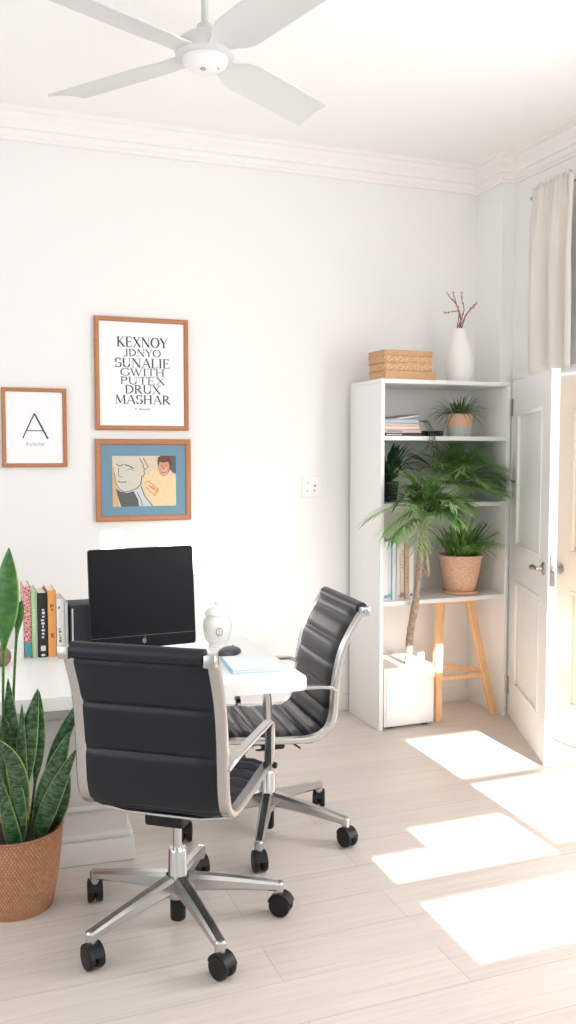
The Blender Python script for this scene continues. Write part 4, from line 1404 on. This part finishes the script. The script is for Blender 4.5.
# upper shelf: pile of thin books
GP = 'books lying on the upper shelf'
zz = SHELF[0] + 0.0004
cols = [((0.045, 0.045, 0.05), 'thin black book at the bottom of the pile on the upper shelf', 0.240, 0.016),
        ((0.70, 0.46, 0.42), 'pink book second from the bottom of the upper shelf pile', 0.236, 0.020),
        ((0.76, 0.72, 0.66), 'cream book in the middle of the upper shelf pile', 0.226, 0.016),
        ((0.72, 0.52, 0.44), 'peach book under the pale blue one on the upper shelf', 0.222, 0.014),
        ((0.45, 0.55, 0.62), 'pale blue book near the top of the upper shelf pile', 0.218, 0.020)]
for i, (c_, lb, h_, t_) in enumerate(cols):
    mk_ = ((0.80, 0.78, 0.74) if i == 0 else (0.25, 0.22, 0.22), [(.35, .65, .12, .5)]) if i in (0, 1) else None
    b_ = book(lb, (SX0 + 0.030 + h_ / 2 + (i % 2) * 0.004, SY0 + 0.055, zz), R((0, 1.2, -0.8, 0.6, -1.4)[i]), t_, h_, 0.17, c_, GP, mk_, True)
    zz += t_ + 0.0005
mgm = mat('printed_magazine_cover', (0.16, 0.22, 0.20), 0.4, bump=0.02, scale=26, var=0.3)
nt = mgm.node_tree
rpx = [n_ for n_ in nt.nodes if n_.type == 'VALTORGB'][0]
rpx.color_ramp.elements[0].color = (0.07, 0.20, 0.17, 1); rpx.color_ramp.elements[1].color = (0.55, 0.20, 0.24, 1)
mg = thing('magazine', 'green and red magazine tilted on the pale blue book', 'magazine', (SX0 + 0.185, SY0 + 0.13, zz + 0.0075), R(18))
Tg = Matrix.Rotation(R(-7), 4, 'Y')
g_ = MB()
g_.box(-0.085, 0.085, -0.06, 0.07, 0.0105, 0.0155, 0.001, 1, Tg)
g_.build('cover', mgm, mg)
g_ = MB()
g_.box(-0.0845, 0.0845, -0.0595, 0.0695, 0.0035, 0.0103, 0, 1, Tg)
g_.build('pages', M['paper'], mg)

# thin dark saucer pile right of the books
tr = thing('slate_coaster', 'dark slate coaster pile between the books and the small pot', 'coaster', (SX0 + 0.375, SY0 + 0.13, SHELF[0]))
for k in range(4):
    MB().box(-0.048, 0.048, -0.048, 0.048, 0.0005 + k * 0.008, 0.007 + k * 0.008, 0.0015, 1, Matrix.Rotation(R(6 * k), 4, 'Z')).build('slab', M['leather'], tr)


# ------------------------------------------------------------------ leafy helpers
def blade(mb, p0, az, elev, L, w, droop, clamp=None, seg=8, cup=0.3, wave=0.0):
    """Arching strap leaf from p0."""
    p0 = Vector(p0)
    h = Vector((math.cos(az), math.sin(az), 0))
    pts = []
    for i in range(seg + 1):
        t = i / seg
        q = p0 + h * (L * math.cos(elev) * t * (1 - 0.12 * t)) + Vector((0, 0, L * (math.sin(elev) * t - droop * t * t)))
        pts.append(q)
    ws = [max(0.0004, w * (0.55 + 0.45 * math.sin(PI * min(1, t / 0.7) * 0.5)) * (1 - t ** 3)) for t in [i / seg for i in range(seg + 1)]]
    if clamp:
        pts = [clamp(p) for p in pts]
    mb.strip(pts, ws, Vector((-math.sin(az), math.cos(az), 0)), cup, clamp)


def frond(mb, p0, az, elev, L, droop, nl, ll, lw, clamp=None, start=0.18, ldroop=0.35):
    """Feather-shaped palm leaf: rachis with leaflets in pairs."""
    p0 = Vector(p0)
    h = Vector((math.cos(az), math.sin(az), 0))
    rach = []
    N = 24
    for i in range(N + 1):
        t = i / N
        rach.append(p0 + h * (L * math.cos(elev) * t) + Vector((0, 0, L * (math.sin(elev) * t - droop * t * t))))
    if clamp:
        rach = [clamp(p) for p in rach]
    mb.tube(rach, [0.0022 - 0.0015 * i / N for i in range(N + 1)], 5)
    side0 = Vector((-math.sin(az), math.cos(az), 0))
    for k in range(nl):
        t = start + (1 - start) * (k + 0.5) / nl
        i = min(N - 1, int(t * N))
        p = rach[i].lerp(rach[i + 1], t * N - i)
        tan = (rach[i + 1] - rach[i])
        tan = tan.normalized() if tan.length > 1e-8 else h
        q = (t - start) / (1 - start)
        l_ = ll * (0.45 + 0.75 * math.sin(PI * (0.18 + 0.72 * q))) * random.uniform(0.9, 1.1)
        for s in (-1, 1):
            open_ = R(58 - 30 * q + random.uniform(-6, 6))
            d = (side0 * s * math.sin(open_) + tan * math.cos(open_)).normalized()
            pts = []
            for j in range(6):
                u = j / 5
                pts.append(p + d * (l_ * u) + Vector((0, 0, l_ * (0.10 * u - ldroop * u * u))))
            if clamp:
                pts = [clamp(v) for v in pts]
            ws = [lw * f for f in (0.45, 0.95, 1.0, 0.8, 0.5, 0.06)]
            mb.strip(pts, ws, d.cross(Vector((0, 0, 1))).normalized() if abs(d.z) < 0.95 else side0, 0.25, clamp)


def inside(zlo, zhi, ox, oy, oz, xlo=SX0 + PT + 0.006, xhi=SX1 - PT - 0.006):
    """Keeps leaves off the boards: behind the shelf front they stay inside their bay (local coordinates of a plant at o)."""
    def f(v):
        x, y, z = v.x + ox, v.y + oy, v.z + oz
        y = min(y, SY1 - 0.018)
        if y > SY0 - 0.012:
            x = min(max(x, xlo), xhi)
            z = min(max(z, zlo), zhi)
        return Vector((x - ox, y - oy, z - oz))
    return f


def before(ymax, oy, soft=0.25):
    def f(v):
        y = v.y + oy
        if y > ymax:
            y = ymax - (y - ymax) * soft
        return Vector((v.x, y - oy, v.z))
    return f


# small pot on the upper shelf
gp = thing('potted_plant', 'small grassy plant in a two-tone terracotta and grey pot on the upper shelf', 'potted plant', (2.675, 4.35, SHELF[0] + 0.0003))
MB().lathe([(0, 0.0), (0.060, 0.0), (0.063, 0.004), (0.0685, 0.055), (0, 0.055)], 36).build('grey_pot_base', M['speckle'], gp)
MB().lathe([(0, 0.0552), (0.0687, 0.0552), (0.0745, 0.122), (0.0745, 0.127), (0.069, 0.127), (0.066, 0.112), (0, 0.112)], 36).build('pot', M['terra_plain'], gp)
random.seed(21)
mb = MB()
cl = inside(SHELF[0] + 0.01, SH - PT - 0.01, 2.675, 4.35, SHELF[0])
for k in range(170):
    az = random.uniform(0, 2 * PI)
    r0 = random.uniform(0, 0.05)
    blade(mb, (r0 * math.cos(az), r0 * math.sin(az), 0.112), az + random.uniform(-.4, .4), R(random.uniform(18, 72)), random.uniform(0.15, 0.25), random.uniform(0.0026, 0.0042), random.uniform(0.35, 0.70), cl, 8)
mb.build('foliage', M['grass_leaf'], gp, recalc=False, sharp=180)

# trailing sprig over the pile
vn = thing('trailing_vine', 'thin trailing vine hanging over the edge of the upper shelf', 'vine', (SX0 + 0.285, SY0 + 0.03, SHELF[0]))
random.seed(8)
mb, lv = MB(), MB()
for (ex, ez, sx) in ((0.02, -0.145, 0.0), (0.055, -0.10, 0.01), (-0.02, -0.075, -0.012), (0.035, -0.19, 0.018)):
    pth = smooth_path([(sx, 0.045, 0.085), (sx + 0.006, 0.012, 0.075), (sx + 0.012, -0.036, 0.010), (sx + 0.012 + ex * 0.4, -0.045, ez * 0.5), (sx + ex, -0.048, ez)], 5)
    mb.tube(pth, 0.0012, 5)
    for k in range(1, len(pth)):
        for s in (-1, 1):
            a_ = random.uniform(-0.5, 0.5) + (0 if s > 0 else PI)
            blade(lv, pth[k], a_ - 0.5 * s, R(random.uniform(-20, 30)), random.uniform(0.012, 0.020), 0.0042, 0.3, before(SY0 - 0.008, SY0 + 0.03) if k > 9 else None, 4)
sk = MB().lathe([(0, 0.0905), (0.022, 0.0905), (0.027, 0.118), (0.024, 0.118), (0.021, 0.100), (0, 0.100)], 20, (-0.004, 0.075, 0))
mb.build('stems', M['stem'], vn)
lv.build('leaves', M['grass_leaf'], vn, recalc=False, sharp=180)
sk.bm.free()

# dark strappy plant, middle shelf left
dp = thing('potted_plant', 'dark strap-leaved plant in a black pot at the left of the middle shelf', 'potted plant', (2.262, 4.42, SHELF[1] + 0.0003))
MB().lathe([(0, 0), (0.050, 0), (0.053, 0.004), (0.066, 0.105), (0.066, 0.112), (0.060, 0.112), (0.058, 0.098), (0, 0.098)], 32).build('pot', M['black'], dp)
random.seed(31)
mb = MB()
cl = inside(SHELF[1] + 0.01, SHELF[0] - 0.034, 2.262, 4.42, SHELF[1])
for k in range(80):
    az = random.uniform(0, 2 * PI) if k % 3 == 0 else random.uniform(-PI * 0.95, 0.0)
    blade(mb, (0.02 * math.cos(az), 0.02 * math.sin(az), 0.098 + 0.09 * random.random()), az, R(random.uniform(34, 80)), random.uniform(0.20, 0.33), random.uniform(0.009, 0.014), random.uniform(0.25, 0.75), cl, 9)
mb.build('foliage', M['dark_leaf'], dp, recalc=False, sharp=180)
dp2 = MB().tube([(0, 0, 0.098), (0.004, 0, 0.15), (0, 0, 0.20)], 0.010, 8).build('stem', M['stem'], dp)

# feathery palm, middle shelf right
ar = thing('potted_palm', 'bushy feathery palm in a white pot at the right of the middle shelf', 'potted palm', (2.640, 4.40, SHELF[1] + 0.0003))
MB().lathe([(0, 0), (0.052, 0), (0.056, 0.004), (0.066, 0.085), (0.066, 0.092), (0.061, 0.092), (0.058, 0.080), (0, 0.080)], 32).build('pot', M['ceramic'], ar)
random.seed(17)
cl = inside(SHELF[1] + 0.012, SHELF[0] - 0.034, 2.640, 4.40, SHELF[1])
for az, el, L_, dr in [(-150, 62, .40, .45), (-125, 72, .42, .50), (-95, 70, .44, .55), (-72, 68, .46, .52), (-48, 62, .46, .50), (-22, 55, .38, .45), (-165, 50, .38, .50), (-60, 45, .46, .50), (-32, 40, .44, .42),
                       (-112, 50, .46, .60), (20, 62, .28, .4), (150, 60, .34, .4), (-85, 82, .40, .35), (-52, 80, .42, .35), (-12, 30, .38, .35), (-38, 24, .42, .35), (-132, 36, .40, .50), (-76, 30, .42, .50),
                       (-55, 58, .48, .55), (-40, 50, .48, .55), (-100, 60, .46, .65), (-140, 55, .44, .55), (-65, 15, .40, .40), (-28, 66, .42, .40), (-115, 20, .38, .40), (-90, 18, .36, .35), (-60, 8, .36, .25), (-35, 6, .38, .22), (-20, 16, .36, .25), (-75, 48, .40, .65), (-48, 42, .44, .62), (-50, 35, .46, .50)]:
    mb = MB()
    frond(mb, (random.uniform(-.03, .03), random.uniform(-.02, .02), 0.082), R(az), R(el), L_ * 0.92, dr * 0.95, 15, 0.125, 0.0046, cl, 0.18, 0.12)
    mb.build('frond', M['palm' if az % 4 else 'palm_light'], ar, recalc=False, sharp=180)

# lower shelf: terracotta pot with arching leaves
tp = thing('potted_plant', 'arching green plant in a speckled terracotta pot with saucer on the lower shelf', 'potted plant', (2.690, 4.345, SHELF[2] + 0.0003))
MB().lathe([(0, 0), (0.090, 0), (0.097, 0.005), (0.099, 0.020), (0.094, 0.020), (0.090, 0.0085), (0, 0.0085)], 40).build('saucer', M['terra'], tp)
MB().lathe([(0, 0.009), (0.074, 0.009), (0.084, 0.020), (0.106, 0.120), (0.118, 0.195), (0.123, 0.205), (0.123, 0.222), (0.115, 0.222), (0.110, 0.200), (0, 0.200)], 48).build('pot', M['terra'], tp)
MB().lathe([(0, 0.2005), (0.108, 0.2005), (0.06, 0.212), (0, 0.214)], 30).build('soil', M['soil'], tp)
random.seed(23)
mb = MB()
cl = inside(SHELF[2] + 0.20, SHELF[1] - 0.034, 2.690, 4.345, SHELF[2])
for k in range(210):
    az = random.uniform(-PI, 0.15 * PI) if k % 4 else random.uniform(0, 2 * PI)
    r0 = random.uniform(0, 0.07)
    blade(mb, (r0 * math.cos(az), r0 * math.sin(az), 0.205), az + random.uniform(-.3, .3), R(random.uniform(38, 82)), random.uniform(0.24, 0.42), random.uniform(0.0055, 0.0085), random.uniform(0.30, 0.66), cl, 10)
for (az, L_, el, dr) in [(-15, .36, 45, .55), (-30, .38, 42, .55), (-8, .33, 55, .6), (-160, .30, 45, .55), (-45, .36, 50, .6), (-20, .36, 38, .42), (-35, .40, 55, .7), (-55, .38, 35, .4)]:
    blade(mb, (0, 0, 0.205), R(az), R(el), L_, 0.008, dr, cl, 11)
mb.build('foliage', M['palm'], tp, recalc=False, sharp=180)

# upright books on the lower shelf
GU = 'books standing on the lower shelf'
random.seed(3)
x = SX0 + PT + 0.004
for (t_, h_, c_, mc, mks, lb) in [
        (0.022, 0.315, (0.74, 0.62, 0.60), (0.45, 0.20, 0.24), scribble(.25, .7, .25, .85, 9), 'pale pink book at the left end of the lower shelf'),
        (0.024, 0.318, (0.80, 0.80, 0.78), (0.30, 0.40, 0.58), [(.0, 1, .03, .09)], 'white book with a blue foot on the lower shelf'),
        (0.021, 0.322, (0.60, 0.70, 0.74), (0.20, 0.50, 0.60), [(.1, .9, .04, .10)], 'pale blue book third from the left on the lower shelf'),
        (0.024, 0.310, (0.66, 0.70, 0.72), (0.80, 0.82, 0.84), scribble(.3, .7, .4, .7, 5), 'grey book in the middle of the lower shelf row'),
        (0.022, 0.320, (0.80, 0.79, 0.76), (0.55, 0.62, 0.40), [(.2, .8, .05, .08)], 'white book with a green mark on the lower shelf'),
        (0.026, 0.305, (0.76, 0.66, 0.57), (0.62, 0.25, 0.28), scribble(.3, .7, .55, .9, 6) + [(.1, .9, .04, .12)], 'cream book with a red foot on the lower shelf'),
        (0.022, 0.300, (0.62, 0.44, 0.30), (0.40, 0.25, 0.15), scribble(.3, .7, .3, .8, 7), 'brown book behind the palm trunk on the lower shelf'),
        (0.030, 0.285, (0.80, 0.79, 0.77), (0.12, 0.12, 0.12), [(.3, .7, .06, .10)], 'white book nearest the terracotta pot on the lower shelf')]:
    book(lb, (x + t_ / 2, SY0 + 0.055 + random.uniform(-.006, .006), SHELF[2] + 0.0004), 0, t_, h_, 0.20, c_, GU, (mc, mks))
    x += t_ + 0.0018

# white planter box with the palm tree
pl = thing('planter_box', 'square white planter box on the floor under the lower shelf', 'planter', (2.158, SY0 + 0.004, 0))
bw, bd, bh = 0.305, 0.30, 0.335
mb = MB()
wl = 0.016
mb.box(0, bw, 0.006, bd, 0.014, 0.04)
mb.box(0, bw, 0.006, 0.006 + wl, 0.04, bh - 0.036, 0.001)
mb.box(0, bw, bd - wl, bd, 0.04, bh, 0.001)
mb.box(0, wl, 0.006 + wl, bd - wl, 0.04, bh, 0.001)
mb.box(bw - wl, bw, 0.006 + wl, bd - wl, 0.04, bh, 0.001)
mb.box(0, bw, 0.006, 0.006 + wl, bh - 0.036, bh, 0.001)
mb.build('box', M['white'], pl)
mb = MB()
mb.box(0.012, bw - 0.008, 0.0, 0.0058, 0.020, bh - 0.045, 0.002)
mb.build('front_panel', M['white'], pl)
mb = MB()
for xx in (0.03, bw - 0.06):
    for yy in (0.02, bd - 0.05):
        mb.box(xx, xx + 0.03, yy, yy + 0.03, 0.0005, 0.0139)
mb.build('feet', M['black'], pl)
MB().box(wl, bw - wl, 0.006 + wl, bd - wl, bh - 0.05, bh - 0.003).build('white_gravel', M['ceramic'], pl)

pt = thing('palm_tree', 'slender-trunked palm with a spreading crown in the white planter box', 'palm tree', (2.315, 4.30, 0.3325))
o_ = Vector(pt.location)
trunk = [at(408, 667, 4.29), at(410, 636, 4.25), at(412, 622, 4.21), at(416, 600, 4.165), at(419, 572, 4.13), at(422, 540, 4.10), at(424, 512, 4.08)]
trunk[0].z = 0.3325
pth = smooth_path([p - o_ for p in trunk], 6)
rs = []
random.seed(2)
for i in range(len(pth)):
    rs.append(0.0205 - 0.004 * i / len(pth) + random.uniform(-0.0022, 0.0022))
MB().tube(pth, rs, 14).build('trunk', M['bark'], pt, sharp=60)
br = smooth_path([at(421, 562, 4.12) - o_, at(428, 575, 4.10) - o_, at(427, 560, 4.09) - o_, at(425, 538, 4.085) - o_], 5)
MB().tube([p for p in br], [0.010] * len(br), 10).build('side_stem', M['bark'], pt, sharp=60)
crown = pth[-1]
random.seed(9)
cl = before(SY0 - 0.012, o_.y, 0.3)
specs = []
for i in range(40):
    az = 165 + (i * 137.5) % 215           # every frond leans to the room side
    el = (74, 12, 40, 58, 26, 66, 2, 48)[i % 8] + random.uniform(-6, 6)
    if az > 275:
        el = max(el, 42)
    L_ = random.uniform(.27, .34) * (1.0 if el > 20 else 0.85)
    specs.append((az, el, L_, random.uniform(.42, .72)))
for i, (az, el, L_, dr) in enumerate(specs):
    mb = MB()
    base = crown + Vector((random.uniform(-.015, .015), random.uniform(-.01, .0), random.uniform(-.05, .03)))
    frond(mb, base, R(az), R(el), L_, dr, 14, 0.120, 0.0044, cl, 0.12, 0.20)
    mb.build('frond', M[('palm_light', 'palm', 'palm_light', 'grass_leaf')[i % 4]], pt, recalc=False, sharp=180)

# ------------------------------------------------------------------ pine stool under the lower shelf
stl = thing('stool', 'pale pine three-legged stool standing under the lower shelf', 'stool', (2.666, 4.36, 0))
FL, FR, BK = Vector((-0.155, -0.095, 0)), Vector((0.205, -0.095, 0)), Vector((-0.045, 0.165, 0))
TL, TR, TB = Vector((-0.118, -0.030, 0.652)), Vector((0.078, -0.030, 0.652)), Vector((-0.030, 0.095, 0.652))
for a, b, sd in ((FL, TL, (1, 0, 0)), (FR, TR, (1, 0, 0)), (BK, TB, (1, 0, 0))):
    a = a + Vector((0, 0, 0.0008))
    mb = MB()
    mb.ribbon([a, a.lerp(b, 0.5), b], [0.040, 0.044, 0.048], 0.026, sd)
    for v in mb.bm.verts:
        if v.co.z < 0.012:
            v.co.z = 0.0008
    mb.build('leg', M['pine'], stl, sharp=30)


def lp(a, b, z):
    return a.lerp(b, z / b.z)


for (p, q) in ((lp(FL, TL, .235), lp(FR, TR, .235)), (lp(FL, TL, .265), lp(BK, TB, .265)), (lp(BK, TB, .255), lp(FR, TR, .255))):
    MB().ribbon([p, q], 0.026, 0.016, (0, 0, 1)).build('stretcher', M['pine'], stl, sharp=30)
mb = MB()
pts = []
for c, a0 in ((Vector((0.09, -0.04, 0)), -90), (Vector((-0.02, 0.105, 0)), 40), (Vector((-0.13, -0.04, 0)), 160)):
    for k in range(6):
        a = R(a0 + 22 * k)
        pts.append((c.x + 0.03 * math.cos(a), c.y + 0.03 * math.sin(a)))
va = [mb.bm.verts.new((x_, y_, 0.653)) for x_, y_ in pts]
vb = [mb.bm.verts.new((x_, y_, 0.6745)) for x_, y_ in pts]
mb.bm.faces.new(list(reversed(va))); mb.bm.faces.new(vb)
for i in range(len(pts)):
    mb.bm.faces.new((va[i], va[(i + 1) % len(pts)], vb[(i + 1) % len(pts)], vb[i]))
mb.build('seat', M['pine'], stl, sharp=30)
